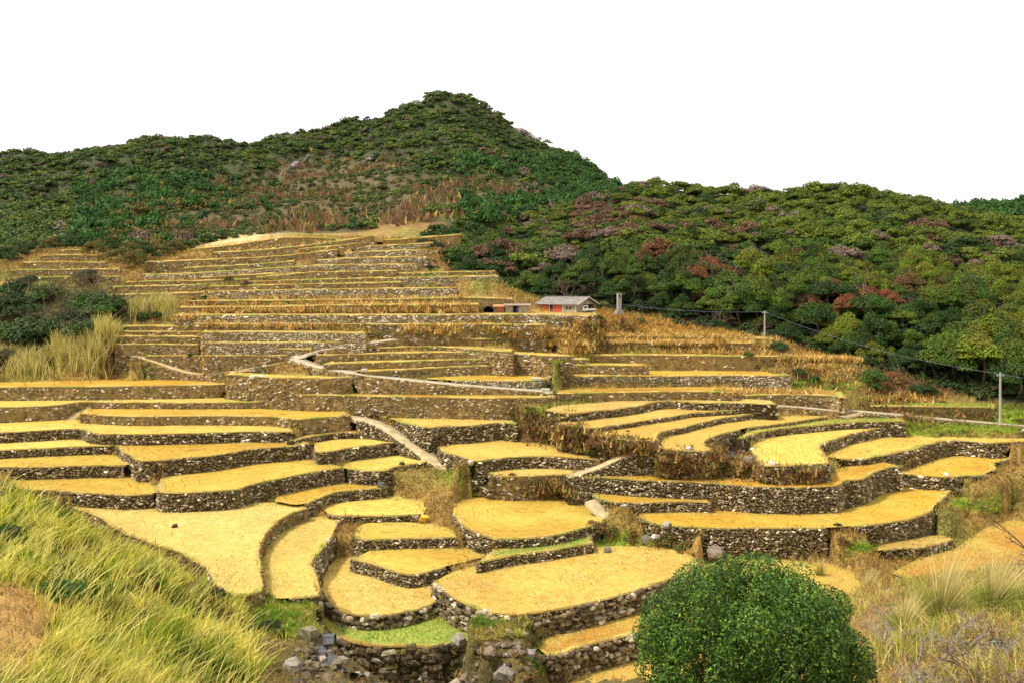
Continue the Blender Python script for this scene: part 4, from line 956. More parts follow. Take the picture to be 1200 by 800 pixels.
# the rest of that wood, and the woods of the mountains, read as masses
def mat_mass():
    k=NB('wood_foliage',.6,.2); at=k.n('ShaderNodeAttribute',attribute_name='icol'); at.attribute_type='INSTANCER'
    c=k.mix(1.0,at.outputs['Color'],k.attr('col'),'MULTIPLY'); k.l(c,k.b.inputs['Base Color'])
    tr=k.n('ShaderNodeBsdfTranslucent'); k.l(c,tr.inputs['Color']); ms=k.n('ShaderNodeMixShader'); ms.inputs[0].default_value=.2
    o=k.t.nodes['Material Output']; k.l(k.b.outputs[0],ms.inputs[1]); k.l(tr.outputs[0],ms.inputs[2]); k.l(ms.outputs[0],o.inputs['Surface']); return k.m
M_MASS=mat_mass()
def mass(name,pts,ntpl,nq,leaf,shape):
    """a wood or thicket that reads as one mass: crowns instanced on points, one object"""
    protos=[]
    for i in range(ntpl):
        C,d,idx=lobes_cloud(crown_lobes(500+i,shape[0],*shape[1:]),nq); lob=rng.uniform(.8,1.2,(shape[0],1))
        me=cards(C,d+[0,0,.4],leaf*rng.uniform(.6,1.4,nq),.8,np.repeat(lob[idx]*rng.uniform(.7,1.3,(nq,1)),3,1),name+'_crown'); me.materials.append(M_MASS)
        protos.append(bpy.data.objects.new(name+'_crown',me))        # source shapes only, not placed in the scene
    n=len(pts); P=np.array([p[:3] for p in pts],float); S=np.array([(p[3],p[3],p[3]*p[5]) for p in pts]); K=np.array([np.array(p[4],float)*np.ones(3) for p in pts])
    me=bpy.data.meshes.new(name); me.vertices.add(n); me.vertices.foreach_set('co',P.astype(np.float32).ravel())
    for nm,ty,arr,f in (('icol','FLOAT_COLOR',np.c_[K,np.ones(n)],'color'),('iscale','FLOAT_VECTOR',S,'vector'),('irot','FLOAT_VECTOR',np.c_[np.zeros((n,2)),rng.random(n)*6.283],'vector')):
        me.attributes.new(nm,ty,'POINT').data.foreach_set(f,arr.astype(np.float32).ravel())
    me.attributes.new('iidx','INT','POINT').data.foreach_set('value',(np.arange(n)%ntpl).astype(np.int32))
    o=link(name,me,None,kind='stuff')
    g=bpy.data.node_groups.new(name,'GeometryNodeTree'); g.interface.new_socket('Geometry',in_out='INPUT',socket_type='NodeSocketGeometry'); g.interface.new_socket('Geometry',in_out='OUTPUT',socket_type='NodeSocketGeometry')
    N=g.nodes; gi=N.new('NodeGroupInput'); go=N.new('NodeGroupOutput'); mp=N.new('GeometryNodeMeshToPoints'); ip=N.new('GeometryNodeInstanceOnPoints'); jn=N.new('GeometryNodeJoinGeometry')
    for pr in reversed(protos):
        oi=N.new('GeometryNodeObjectInfo'); oi.inputs['Object'].default_value=pr; oi.inputs['As Instance'].default_value=True; g.links.new(oi.outputs['Geometry'],jn.inputs[0])
    def na(nm,ty): x=N.new('GeometryNodeInputNamedAttribute'); x.data_type=ty; x.inputs['Name'].default_value=nm; return x.outputs['Attribute']
    g.links.new(gi.outputs[0],mp.inputs['Mesh']); g.links.new(mp.outputs[0],ip.inputs['Points']); g.links.new(jn.outputs[0],ip.inputs['Instance']); ip.inputs['Pick Instance'].default_value=True
    g.links.new(na('iidx','INT'),ip.inputs['Instance Index']); g.links.new(na('iscale','FLOAT_VECTOR'),ip.inputs['Scale']); e2r=N.new('FunctionNodeEulerToRotation'); g.links.new(na('irot','FLOAT_VECTOR'),e2r.inputs[0]); g.links.new(e2r.outputs[0],ip.inputs['Rotation'])
    g.links.new(ip.outputs[0],go.inputs[0]); md=o.modifiers.new('crowns','NODES'); md.node_group=g
    return o
mass('far_wood',[(x,y,z+.5,sc,colr if kd!='bare' else (.2,.14,.1),1) for (x,y,z,u,sc,kd,colr,cn,s01) in forest[NIND:]],6,1100,.38,(14,2.6,2.4,1.15,.8))
def mtn_color(u,v,y):
    b=1.35-math.hypot((u-400)/150,(v-228)/42); b=max(b,1.3-math.hypot((u-290)/130,(v-262)/20)); b=max(b,1.2-math.hypot((u-570)/80,(v-222)/16)); b=max(b,1.1-math.hypot((u-480)/90,(v-262)/12))
    return b
pts=[]; shrubs=[]
yy=222.0
while yy<640:
    sp=3.3+ (yy-220)*.0046
    for u in np.arange(-60,1290,sp*FPX/yy):
        uu=u+rng.uniform(-.45,.45)*sp*FPX/yy; py=yy+rng.uniform(-.45,.45)*sp; px=py*(uu-UC)/FPX; i,j=cell(px,py)
        if REG[i,j]!=2 or uu>745 and uu<1100: continue
        if py>mD2[j]+10: continue
        z=ZTOP[i,j]; v=VH-z*FPX/py; b=mtn_color(uu,v,py)
        if py<mD0[j]+4 and 215<uu<560: continue
        if b>.05 and rng.random()<min(.97,b*1.25+.15):
            pn=vnoise(np.array([px]),np.array([py]),16,51)[0]+.25*vnoise(np.array([px]),np.array([py]),5,52)[0]
            if pn>.68: shrubs.append((px,py,z)) if rng.random()<.8 else None
            elif rng.random()<.8: pts.append((px,py,z-.3,rng.uniform(.45,.8)*(.72+.0006*yy),np.array([(.065,.095,.014),(.09,.105,.016),(.05,.085,.012),(.12,.09,.03)][rng.integers(4)])*rng.uniform(.75,1.2),rng.uniform(.9,1.5)))
            continue
        rocky=math.hypot((uu-622)/24,(v-153)/11)<1 or math.hypot((uu-345)/22,(v-196)/9)<1 or math.hypot((uu-487)/12,(v-118)/8)<1
        if rocky: continue
        cedar=(uu>540 and v>185 and rng.random()<.55) or (90<uu<330 and v>205 and rng.random()<.45)
        w=rng.random()
        c=np.array([(.034,.066,.008),(.058,.096,.011),(.100,.130,.014)][int(w*3)])
        if cedar: c=np.array((.036,.095,.012))*rng.uniform(.75,1.25)
        if 130<uu<260 and v>225 and rng.random()<.3: c=np.array((.14,.11,.02))
        if rng.random()<.06: c=np.array((.16,.11,.07))
        pts.append((px,py,z-.3,rng.uniform(.75,1.35)*(.72+.0006*yy),c*rng.uniform(.8,1.2),1.7 if cedar else 1.0))
    yy+=sp*.95
print('mtn',len(pts),len(shrubs),'forest',len(forest))
mass('mountain_wood',pts,8,150,.85,(7,2.3,2.2,1.4,.9))
# brown brushwood on the burnt slope
P=[];cc=[]
for x,y,z in shrubs:
    n=int(rng.integers(7,13)); P.append(np.c_[x+rng.normal(0,1.6,n),y+rng.normal(0,1.6,n),np.full(n,z)]); cc.append(pick([(.22,.115,.05),(.30,.19,.09),(.17,.10,.055),(.12,.13,.03),(.40,.30,.08)],[.36,.2,.22,.16,.06],1,.15).repeat(n,0)*rng.uniform(.75,1.25,(n,1)))
P=np.vstack(P); P[:,2]=ground(P[:,0],P[:,1]); n=len(P)
link('brushwood',blades(P,rng.uniform(1.2,3.2,n),rng.uniform(.8,1.7,n),rng.normal(0,.35,(n,2)),np.vstack(cc),1,.2,'brushwood'),M_GRASS,kind='stuff')
# ---------------------------------------------------------------- rough grass of banks and verges
def scatter(n,u0,u1,D0,D1,okf):
    out=[]
    while sum(map(len,out))<n:
        u=rng.uniform(u0,u1,n*2); D=np.exp(rng.uniform(math.log(D0),math.log(D1),n*2)); x=D*(u-UC)/FPX; i,j=cell(x,D)
        m=okf(i,j,u,D); out.append(np.c_[x,D,ZTOP[i,j]][m])
        if len(out)>60: break
    return np.vstack(out)[:n]
P=scatter(26000,-20,1220,56,215,lambda i,j,u,D:(~COV[i,j])&(REG[i,j]==0))
i,j=cell(P[:,0],P[:,1]); gc=col[i,j]; n=len(P); k=np.repeat(np.arange(n),3); Q=P[k]+np.c_[rng.normal(0,.25,(3*n,2))*(P[k,1:2]/80),np.zeros(3*n)]
h=rng.uniform(.25,.75,3*n)*np.clip(P[k,1]/100,.7,1.5)
link('rough_grass',blades(Q,h,rng.uniform(.08,.2,3*n)*P[k,1]/90,rng.normal(0,.5,(3*n,2)),gc[k]*rng.uniform(.75,1.6,(3*n,1)),1,1.,'rough_grass'),M_GRASS,kind='stuff')
# verge turf on the grassy terraces
Q=[]
for t in TD:
    if t['kind']!='grass': continue
    mn,mxx=t['P'].min(0),t['P'].max(0); n=int(min(9000,(mxx[0]-mn[0])*(mxx[1]-mn[1])*16)); x=rng.uniform(mn[0],mxx[0],n); y=rng.uniform(mn[1],mxx[1],n); i,j=cell(x,y); m=CID[i,j]==TD.index(t); Q.append(np.c_[x,y,ZTOP[i,j]][m])
def okg(i,j,u,D):
    m=np.zeros(len(u),bool); v=PV[i,j]
    for (a,c_,ra,rb) in GREEN+[(345,720,48,26),(590,732,45,18),(735,636,34,14)]: m|=np.hypot((u-a)/ra,(v-c_)/rb)<1.05
    return m&(~COV[i,j])&(REG[i,j]==0)
Q.append(scatter(16000,100,1210,50,125,okg))
Q=np.vstack(Q); n=len(Q); tn=vnoise(Q[:,0],Q[:,1],2.0,31)
link('verge_grass',blades(Q,rng.uniform(.12,.4,n),.07*rng.uniform(.7,1.5,n),rng.normal(0,.5,(n,2)),np.where((tn>.55)[:,None],(.46,.40,.09),np.where((tn<.4)[:,None],(.15,.27,.02),(.28,.34,.04)))*rng.uniform(.75,1.3,(n,1)),1,.9,'verge_grass'),M_GRASS,kind='stuff')
# scrub clinging to steep open banks
dz=np.zeros_like(ZTOP); dz[:-1]=ZTOP[1:]-ZTOP[:-1]; st=(dz>.6)&(REG==0)&(GY>52)&(GY<150); st[1:]&=True
cv=COV.copy(); cv[:-1]&=COV[1:]; st&=~cv
ii,jj=np.where(st&(PU>-10)&(PU<1210)&(PV<900)); k=np.repeat(np.arange(len(ii)),np.minimum(26,(dz[ii,jj]*9)).astype(int)+2); n=len(k); f=rng.random(n); uu=GU[jj[k]]+rng.uniform(-2.6,2.6,n); DD=GD[ii[k]]*(1+.0115*f)
Pq=np.c_[DD*(uu-UC)/FPX,DD-.25,ZTOP[ii[k],jj[k]]+dz[ii[k],jj[k]]*f]
sel=np.zeros(n,bool); sel[rng.permutation(n)[:26000]]=True; Pq=Pq[sel]; n=len(Pq); tn=vnoise(Pq[:,0],Pq[:,2],1.5,33)
link('bank_scrub',blades(Pq,rng.uniform(.3,.75,n),.10*rng.uniform(.7,1.6,n)*np.clip(Pq[:,1]/90,.7,1.3),np.c_[rng.normal(0,.6,n),rng.normal(-.7,.4,n)],np.where((tn>.6)[:,None],(.34,.24,.07),np.where((tn<.4)[:,None],(.15,.17,.03),(.20,.115,.045)))*rng.uniform(.6,1.3,(n,1)),2,1.3,'bank_scrub'),M_GRASS,kind='stuff')
print('scrub',n)
BANKLINES=[(641,449,650,463,14,3),(735,632,752,612,8,4),(980,625,1000,640,8,5),(775,533,885,536,30,3),(770,546,890,550,60,7),(770,556,880,557,26,2),(893,552,965,553,26,4),(615,495,690,520,60,10),(690,517,765,527,45,6),(606,486,650,500,26,5),(655,500,700,530,40,7),(575,565,665,572,46,5),(1060,488,1160,489,30,2),(1020,465,1110,467,36,4),(740,383,900,396,50,5),(640,383,740,386,26,4),(930,445,1000,452,26,5),(1085,500,1110,508,12,3),(540,560,585,580,12,6),(690,612,720,622,16,4),(770,628,800,640,14,4),(210,665,250,690,16,6),(560,742,640,790,26,8)]
BQ=BANKLINES
# taller tawny grass banks by the farm and at the right
def bank_grass(lst,hh,cols,name,nper=1):
    Ps=[];H=[]
    for (u0,v0,u1,v1,nn,th) in lst:
        s=rng.random(nn); u=u0+(u1-u0)*s; v=v0+(v1-v0)*s+rng.normal(0,th,nn)
        for a,b in zip(u,v):
            x,y,z=cast(a,b,30); Ps.append((x-.5*x/y,y-.5,min(z,-y*(b-VH)/FPX))); H.append(hh)
    P=np.array(Ps); n=len(P); k=np.repeat(np.arange(n),7); Q=P[k]+np.c_[rng.normal(0,.45,(7*n,2)),np.zeros(7*n)-.1]
    i,j=cell(Q[:,0],Q[:,1]); 
    c=pick(*cols,n,.2)[k]*rng.uniform(.75,1.3,(7*n,1))
    return link(name,blades(Q,np.array(H)[k]*rng.uniform(.5,1.2,7*n),.26*rng.uniform(.6,1.4,7*n),rng.normal(0,.45,(7*n,2)),c,2,1.1,name),M_GRASS,kind='stuff')
TAW=([(.58,.38,.11),(.48,.27,.06),(.68,.50,.20),(.30,.16,.045),(.28,.24,.05)],[.34,.26,.16,.14,.10])
bank_grass([(600,392,770,393,260,4),(640,402,900,402,330,1.5),(770,400,1010,408,260,2),(720,396,880,396,240,1.5),(890,420,1030,424,260,2),(660,410,900,413,260,1.5),(230,350,560,350,200,1.2),(220,357,560,357,220,1.2),(240,365,560,364,260,1.6),(470,385,640,388,200,3),(240,380,440,386,120,2),(840,459,960,459,120,1.5),(930,432,1000,436,120,6),(1020,468,1100,466,90,3),(200,375,240,371,40,2)],.95,TAW,'tawny_grass')
bank_grass([(640,378,760,380,130,3),(600,386,760,388,130,4),(760,378,860,388,120,4),(620,500,690,515,230,9),(690,515,760,526,170,6),(605,487,640,505,90,8),(770,542,880,548,210,9),(880,553,960,555,90,4),(600,570,670,572,110,4),(900,437,1020,450,90,6),(1000,470,1060,472,50,4),(1060,487,1160,488,120,2)],.8,([(.20,.10,.04),(.30,.17,.06),(.14,.085,.04),(.22,.21,.04),(.46,.30,.10)],[.24,.22,.16,.2,.18]),'brown_scrub')
# pale reed stands on the left
def reeds(u0,u1,v,n,h,name,sp,cols):
    u=rng.uniform(u0,u1,n); Ps=np.array([cast(a,v+rng.normal(0,sp),60) for a in u]); hh=h*rng.uniform(.65,1.25,n)
    lean=rng.normal(0,.22,(n,2))+[.06,0]
    return link(name,blades(Ps,hh,.16*rng.uniform(.6,1.5,n),lean,pick(*cols,n,.2),2,.5,name),M_GRASS,kind='stuff')
REED=([(.55,.46,.13),(.46,.38,.09),(.64,.56,.24),(.34,.32,.06),(.28,.19,.05)],[.32,.26,.18,.16,.08])
reeds(-10,72,432,1700,2.3,'reed_stand',6,REED); reeds(60,132,424,1500,3.6,'reed_stand',8,REED); reeds(150,205,368,700,2.6,'reed_stand',5,REED); reeds(118,142,398,240,2.2,'reed_stand',4,REED); reeds(28,45,352,120,2,'reed_stand',3,REED)
# soft grassy margins where fields meet the wall behind them
Q=[]
for t in TD:
    if 'D' in t or t['kind'] in ('grass','mud'): continue
    L=np.vstack([t['F'][-1:,:2],t['bvis'][:,:2],t['F'][:1,:2]]); s=np.r_[0,np.cumsum(np.linalg.norm(np.diff(L,axis=0),axis=1))]; n=int(s[-1]*(9 if t['P'][:,1].mean()<95 else 5)); a=rng.random(n)*s[-1]
    x=np.interp(a,s,L[:,0])+rng.normal(0,.28,n); y=np.interp(a,s,L[:,1])+rng.normal(-.1,.28,n); Q.append(np.c_[x,y,np.full(n,t['z'])])
Q=np.vstack(Q); n=len(Q); tn=vnoise(Q[:,0],Q[:,1],3.5,61)
link('margin_grass',blades(Q,rng.uniform(.1,.32,n),.06*rng.uniform(.7,1.5,n)*np.clip(Q[:,1]/80,.8,1.4),rng.normal(0,.5,(n,2)),np.where((tn>.47)[:,None],(.20,.31,.025),np.where((tn<.36)[:,None],(.28,.17,.05),(.46,.36,.09)))*rng.uniform(.7,1.3,(n,1)),1,.9,'margin_grass'),M_GRASS,kind='stuff')
# ---------------------------------------------------------------- stubble on the nearest fields
Q=[]
for key,sp in (('C3',.36),('B8',.36),('B9',.36),('A10',.42),('C4',.42),('D1',.5),('S2',.6),('C5',.5)):
    t=BY[key]; Pp=t['P'][:,:2]; mn,mxx=Pp.min(0),Pp.max(0); gx,gy=np.meshgrid(np.arange(mn[0],mxx[0],sp),np.arange(mn[1],mxx[1],sp*.8)); q=np.stack([gx.ravel(),gy.ravel()],1)+rng.normal(0,.06,(gx.size,2))
    i,j=cell(q[:,0],q[:,1]); m=(CID[i,j]==TD.index(t)); q=q[m]; d=seg_dist(q,np.vstack([t['F'][:,:2]])); q=q[d>.7]; Q.append(np.c_[q,np.full(len(q),t['z'])])
Q=np.vstack(Q); tn=vnoise(Q[:,0],Q[:,1],3.2,71)*.6+vnoise(Q[:,0],Q[:,1],.9,72)*.4; Q=Q[rng.random(len(Q))<np.clip((tn-.25)*2.2,.15,1)]; n=len(Q); k=np.repeat(np.arange(n),3)
link('rice_stubble',blades(Q[k]+np.c_[rng.normal(0,.05,(3*n,2)),np.zeros(3*n)],rng.uniform(.06,.17,3*n),rng.uniform(.05,.10,3*n),rng.normal(0,.7,(3*n,2)),pick([(.74,.64,.32),(.60,.46,.16),(.46,.46,.10)],[.5,.28,.22],3*n,.2),1,.6,'rice_stubble'),M_GRASS,kind='stuff')
# ---------------------------------------------------------------- helpers for built things
def box(x0,x1,y0,y1,z0,z1):
    v=np.array([(x,y,z) for z in (z0,z1) for y in (y0,y1) for x in (x0,x1)],float)
    return v,np.array([(0,2,3,1),(4,5,7,6),(0,1,5,4),(2,6,7,3),(0,4,6,2),(1,3,7,5)])
def prism(poly,y0,y1):
    n=len(poly); V=[(a,y0,b) for a,b in poly]+[(a,y1,b) for a,b in poly]
    return V,[tuple(range(n)),tuple(range(n,2*n))[::-1]]+[(i,n+i,n+(i+1)%n,(i+1)%n) for i in range(n)]
def cyl(cx,cy,z0,z1,r0,r1,n=12):
    a=np.arange(n)*2*math.pi/n; V=[(cx+r0*math.cos(t),cy+r0*math.sin(t),z0) for t in a]+[(cx+r1*math.cos(t),cy+r1*math.sin(t),z1) for t in a]
    return V,[tuple(range(n))[::-1],tuple(range(n,2*n))]+[(i,(i+1)%n,n+(i+1)%n,n+i) for i in range(n)]
def wheel(cx,cy,cz,r,w,n=14):
    a=np.arange(n)*2*math.pi/n; V=[(cx+r*math.cos(t),cy-w/2,cz+r*math.sin(t)) for t in a]+[(cx+r*math.cos(t),cy+w/2,cz+r*math.sin(t)) for t in a]
    return V,[tuple(range(n)),tuple(range(n,2*n))[::-1]]+[(i,n+i,n+(i+1)%n,(i+1)%n) for i in range(n)]
def pm(name,VF,mat,par,**k):
    V,F=VF; me=mesh(name,np.array(V,float),F if isinstance(F,np.ndarray) else [tuple(f) for f in F]); return part(name,me,mat,par,**k)
def joinl(*vf):
    V=[];F=[]
    for v,f in vf: F+=[tuple(i+len(V) for i in q) for q in f]; V+=[tuple(q) for q in v]
    return V,F
MW=mat_flat('weathered_white_paint',(.60,.57,.51),.7,2,.35); MTIN=mat_flat('tin_roof',(.24,.21,.18),.75,1.2,.5); MBEI=mat_flat('beige_plaster',(.38,.31,.21),.9,1.4,.45); MRED=mat_flat('red_orange_sheet',(.50,.09,.04),.7,2,.3)
MDK=mat_flat('interior_shade',(.02,.018,.016),.95,2,.3); MBLU=mat_flat('blue_tarp',(.06,.11,.28),.6,2,.2); MPINK=mat_flat('faded_eave_board',(.66,.56,.54),.7,2,.25); MWOOD=mat_flat('old_timber',(.20,.14,.09),.9,3,.4)  # MDK: near-black colour stands for the shade inside openings
MGLASS=mat_flat('dark_window_glass',(.03,.035,.045),.15,2,.1,.5); MRUB=mat_flat('black_rubber',(.02,.02,.02),.8,2,.1); MSTEEL=mat_flat('grey_steel',(.35,.35,.36),.5,2,.2); MGREY=mat_flat('grey_concrete',(.33,.31,.28),.9,1.5,.35)
MYEL=mat_flat('lichen_yellow_stone',(.62,.36,.04),.9,3,.35)
# ---------------------------------------------------------------- farmhouse terrace
def at(u,D,z=None):
    x=D*(u-UC)/FPX; return x,D,(ground(x,D) if z is None else z)
zf=BY['L1']['z']
x,y,z=at(676,146,zf)
h=thing('farmhouse','low farmhouse with a grey tin gable roof and red panels above the pale wall','house',(x,y,z),None,math.radians(-38))
Lh,Wh,eh,rh=9.0,6.4,1.45,2.75    # local: long wall runs to -x, gable runs to +y
pm('wall',joinl(box(-Lh,0,.0,.15,-.2,eh),box(-Lh,0,Wh-.15,Wh,-.2,eh),box(-Lh,-Lh+.15,.15,Wh-.15,-.2,eh)),MBEI,h)
pm('gable_wall',joinl(box(-.16,-.01,.16,2.2,-.2,eh-.02),prism([(.16,eh),(Wh-.16,eh),(Wh/2,rh-.1)],-.16,-.02)),MBEI,h).matrix_local=Matrix.Identity(4)
g=[c for c in h.children if c.name.startswith('gable_wall')][0]
# gable prism was drawn in x: turn its triangle across the end of the house
me=g.data
for v in me.vertices[8:]: a,b=v.co.x,v.co.y; v.co.x=b; v.co.y=a
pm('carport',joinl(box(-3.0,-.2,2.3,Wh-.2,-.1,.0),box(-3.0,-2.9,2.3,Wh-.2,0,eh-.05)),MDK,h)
for s,nm in ((0,'roof'),(1,'roof')):
    y0,y1=(-.45,Wh/2) if s==0 else (Wh+.45,Wh/2); z0=eh-.08
    V=[(-Lh-.4,y0,z0),(.55,y0,z0),(.55,y1,rh),(-Lh-.4,y1,rh)]; V+=[(a,b,c+.09) for a,b,c in V]
    r=pm('roof',(V,[(0,1,2,3)[::-1],(4,5,6,7),(0,1,5,4),(1,2,6,5),(2,3,7,6),(3,0,4,7)]),MTIN,h)
    ribs=[]
    for i in range(22):
        xx=-Lh-.3+i*(Lh+.75)/21; V=[(xx,y0,z0+.09),(xx+.07,y0,z0+.09),(xx+.07,y1,rh+.09),(xx,y1,rh+.09)]; V+=[(a,b,c+.05) for a,b,c in V]
        ribs.append((V,[(4,5,6,7),(0,1,5,4),(1,2,6,5),(2,3,7,6),(3,0,4,7)]))
    pm('roof_ribs',joinl(*ribs),MTIN,r)
    V=[(.56,y0,z0-.05),(.62,y0,z0-.05),(.62,y1,rh-.05),(.56,y1,rh-.05)]; V+=[(a,b,c+.2) for a,b,c in V]
    pm('bargeboard',(V,[(0,1,2,3)[::-1],(4,5,6,7),(0,1,5,4),(1,2,6,5),(2,3,7,6),(3,0,4,7)]),MW,h)
pm('ridge_cap',box(-Lh-.42,.57,Wh/2-.14,Wh/2+.14,rh+.06,rh+.17),MTIN,h)
for a,b in ((-8.0,-6.3),(-5.2,-3.3)): pm('panel',box(a,b,-.05,-.005,0,eh-.15),MRED,h)
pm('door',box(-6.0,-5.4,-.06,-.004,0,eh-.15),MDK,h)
for a in (-8.9,-6.15,-3.1,-.3): pm('post',box(a,a+.14,-.10,-.004,-.1,eh),MW,h)
w=pm('window',box(-2.6,-1.0,-.05,-.004,.55,1.1),MW,h); pm('pane',box(-2.5,-1.85,-.06,-.051,.6,1.05),MGLASS,w); pm('pane',box(-1.75,-1.1,-.06,-.051,.6,1.05),MGLASS,w)
# small light truck parked under the gable
x,y,z=at(690.5,145.0,zf)
t=thing('pickup_truck','small white flatbed truck parked at the open end of the farmhouse','truck',(x,y,z+.02),None,math.radians(-8),.74)
V,F=prism([(-1.6,.45),(-1.55,.95),(-1.25,1.72),(-.35,1.76),(-.32,.45)],-.7,.7); cab=pm('cab',(V,F),MW,t)
pm('side_window',prism([(-1.32,1.02),(-1.12,1.6),(-.5,1.62),(-.5,1.02)],-.715,-.7),MGLASS,cab); pm('windscreen',[np.array([(-1.56,-.6,1.0),(-1.56,.6,1.0),(-1.29,.6,1.64),(-1.29,-.6,1.64)]),[(0,1,2,3),(3,2,1,0)]],MGLASS,cab)
bed=pm('flatbed',joinl(box(-.28,1.7,-.72,.72,.55,.66),box(-.28,1.7,-.72,-.68,.66,.95),box(-.28,1.7,.68,.72,.66,.95),box(1.66,1.7,-.68,.68,.66,.95)),MW,t)
pm('chassis',box(-1.5,1.6,-.35,.35,.32,.5),MRUB,t)
for a in (-1.05,1.05):
    for b in (-.62,.62): wq=pm('wheel',wheel(a,b,.27,.27,.16),MRUB,t); pm('rim',wheel(a,b+(.085 if b>0 else -.085),.27,.15,.02),MSTEEL,wq)
for b in (-.5,.5): pm('headlight',box(-1.63,-1.59,b-.1,b+.1,.62,.74),MSTEEL,t)
# sheds
x,y,z=at(592.5,144,zf)
s=thing('shed','small beige shed with a white flat roof and a dark doorway','shed',(x,y,z),None,math.radians(2))
pm('wall',joinl(box(0,1.35,0,.1,-.2,1.45),box(2.35,4.2,0,.1,-.2,1.45),box(1.35,2.35,0,.1,1.25,1.45),box(0,.1,.1,2.4,-.2,1.45),box(4.1,4.2,.1,2.4,-.2,1.45),box(.1,4.1,2.3,2.4,-.2,1.45)),MBEI,s)
r=pm('roof',box(-.3,4.6,-.45,2.6,1.46,1.58),MTIN,s); pm('fascia',box(-.32,4.62,-.5,-.455,1.36,1.66),MPINK,s)
pm('doorway_shade',box(1.4,2.3,.5,.56,-.1,1.24),MDK,s); pm('blue_sheet',box(1.95,2.25,.2,.26,-.1,.95),MBLU,s); pm('timber_post',box(1.3,1.38,-.06,-.003,-.1,1.4),MWOOD,s)  # near-black sheet set in the open doorway stands for its shade
x,y,z=at(579,144.2,zf)
s=thing('shed','little lean-to shed with a bright orange red door, left of the beige shed','shed',(x,y,z))
pm('wall',joinl(box(0,.62,0,.08,-.2,1.1),box(1.35,1.8,0,.08,-.2,1.1),box(0,.08,.08,1.6,-.2,1.1),box(1.72,1.8,.08,1.6,-.2,1.1),box(.08,1.72,1.52,1.6,-.2,1.1)),MWOOD,s)
d=pm('door',box(.62,1.35,-.03,.05,-.1,1.05),MRED,s); pm('handle',box(1.22,1.27,-.06,-.032,.45,.6),MSTEEL,d)
V=[(-.15,-.3,1.06),(1.95,-.3,1.06),(1.95,1.7,1.42),(-.15,1.7,1.42)]; V+=[(a,b,c+.07) for a,b,c in V]; pm('roof',(V,[(3,2,1,0),(4,5,6,7),(0,1,5,4),(1,2,6,5),(2,3,7,6),(3,0,4,7)]),mat_flat('rusty_tin',(.42,.2,.08),.8,2,.4),s)
x,y,z=at(566,144.4,zf)
s=thing('shed','dark arched store hut with a black open front, left of the orange door','shed',(x,y,z))
arc=[(1.0+1.0*math.cos(a),.25+.95*math.sin(a)) for a in np.linspace(0,math.pi,13)]
V=[];F=[]
for k,(a,b) in enumerate(arc):
    a2,b2=1+(a-1)*.9,.25+(b-.25)*.9; V+=[(a,0,b),(a,2.2,b),(a2,2.2,b2),(a2,0,b2)]
for k in range(12): F+=[tuple(4*k+i for i in q) for q in ((0,4,5,1),(1,5,6,2),(2,6,7,3),(3,7,4,0))]
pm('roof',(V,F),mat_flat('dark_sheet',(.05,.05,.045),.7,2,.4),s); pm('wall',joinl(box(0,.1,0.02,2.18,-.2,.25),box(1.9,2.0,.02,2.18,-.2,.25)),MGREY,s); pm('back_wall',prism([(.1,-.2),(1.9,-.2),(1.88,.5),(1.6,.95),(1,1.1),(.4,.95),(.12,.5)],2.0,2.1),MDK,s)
for u,lab in ((553.5,'thin pale post at the far left of the farm sheds'),(625,'short white post between the shed and the farmhouse')):
    x,y,z=at(u,144,zf); p=thing('post',lab,'post',(x,y,z)); pm('shaft',cyl(0,0,-.2,1.25,.07,.06,8),MW,p); pm('cap',cyl(0,0,1.25,1.3,.09,.05,8),MGREY,p)
x,y,z=at(725.5,139,None); z=-139*(364-VH)/FPX
p=thing('pillar','tall square concrete pillar with an opening at its top, right of the farmhouse','pillar',(x,y,z),None,math.radians(12))
pm('shaft',box(-.34,.34,-.34,.34,-.6,2.2),MGREY,p); pm('head',joinl(box(-.34,-.17,-.34,.34,2.2,3.0),box(.17,.34,-.34,.34,2.2,3.0),box(-.17,.17,-.34,.34,2.72,3.0)),MGREY,p); pm('plinth',box(-.6,.6,-.6,.6,-.6,-.05),MGREY,p)
x,y,z=cast(713,367,60); 
x,y,z=at(701,133.5,zf); p=thing('white_board','long white board lying on the grass below the parked truck','board',(x-.9,y-.9,ground(x,y-.9)+.12)); pm('plank',box(-1,2.3,-.1,.1,0,.08),MW,p); pm('batten',box(-.6,-.5,-.12,.12,-.06,-.003),MWOOD,p); pm('batten',box(1.6,1.7,-.12,.12,-.06,-.003),MWOOD,p)
# utility poles and wire
def pole(u,v0,v1,D,lab):
    x,y=D*(u-UC)/FPX,D; z0=-D*(v1-VH)/FPX; hgt=(v1-v0)*D/FPX
    p=thing('utility_pole',lab,'utility pole',(x,y,z0),'utility poles along the forest edge'); pm('shaft',cyl(0,0,-.8,hgt,.17,.11,12),mat_flat('pale_pole_concrete',(.36,.33,.28),.85,2,.2),p)
    pm('crossarm',box(-.45,.45,-.05,.05,hgt-.45,-.36+hgt),MSTEEL,p)
    for a in (-.38,.38): pm('insulator',cyl(a,0,hgt-.355,hgt-.2,.05,.03,8),MW,p)
    pm('band',cyl(0,0,hgt*.55,hgt*.55+.12,.16,.16,12),MSTEEL,p)
    return np.array((x,y,z0+hgt-.2))
p1=pole(896,364,393,136,'pale utility pole in the middle, at the foot of the red trees'); p2=pole(1172,436,488,105.5,'tall pale utility pole near the right border beside the narrow road')
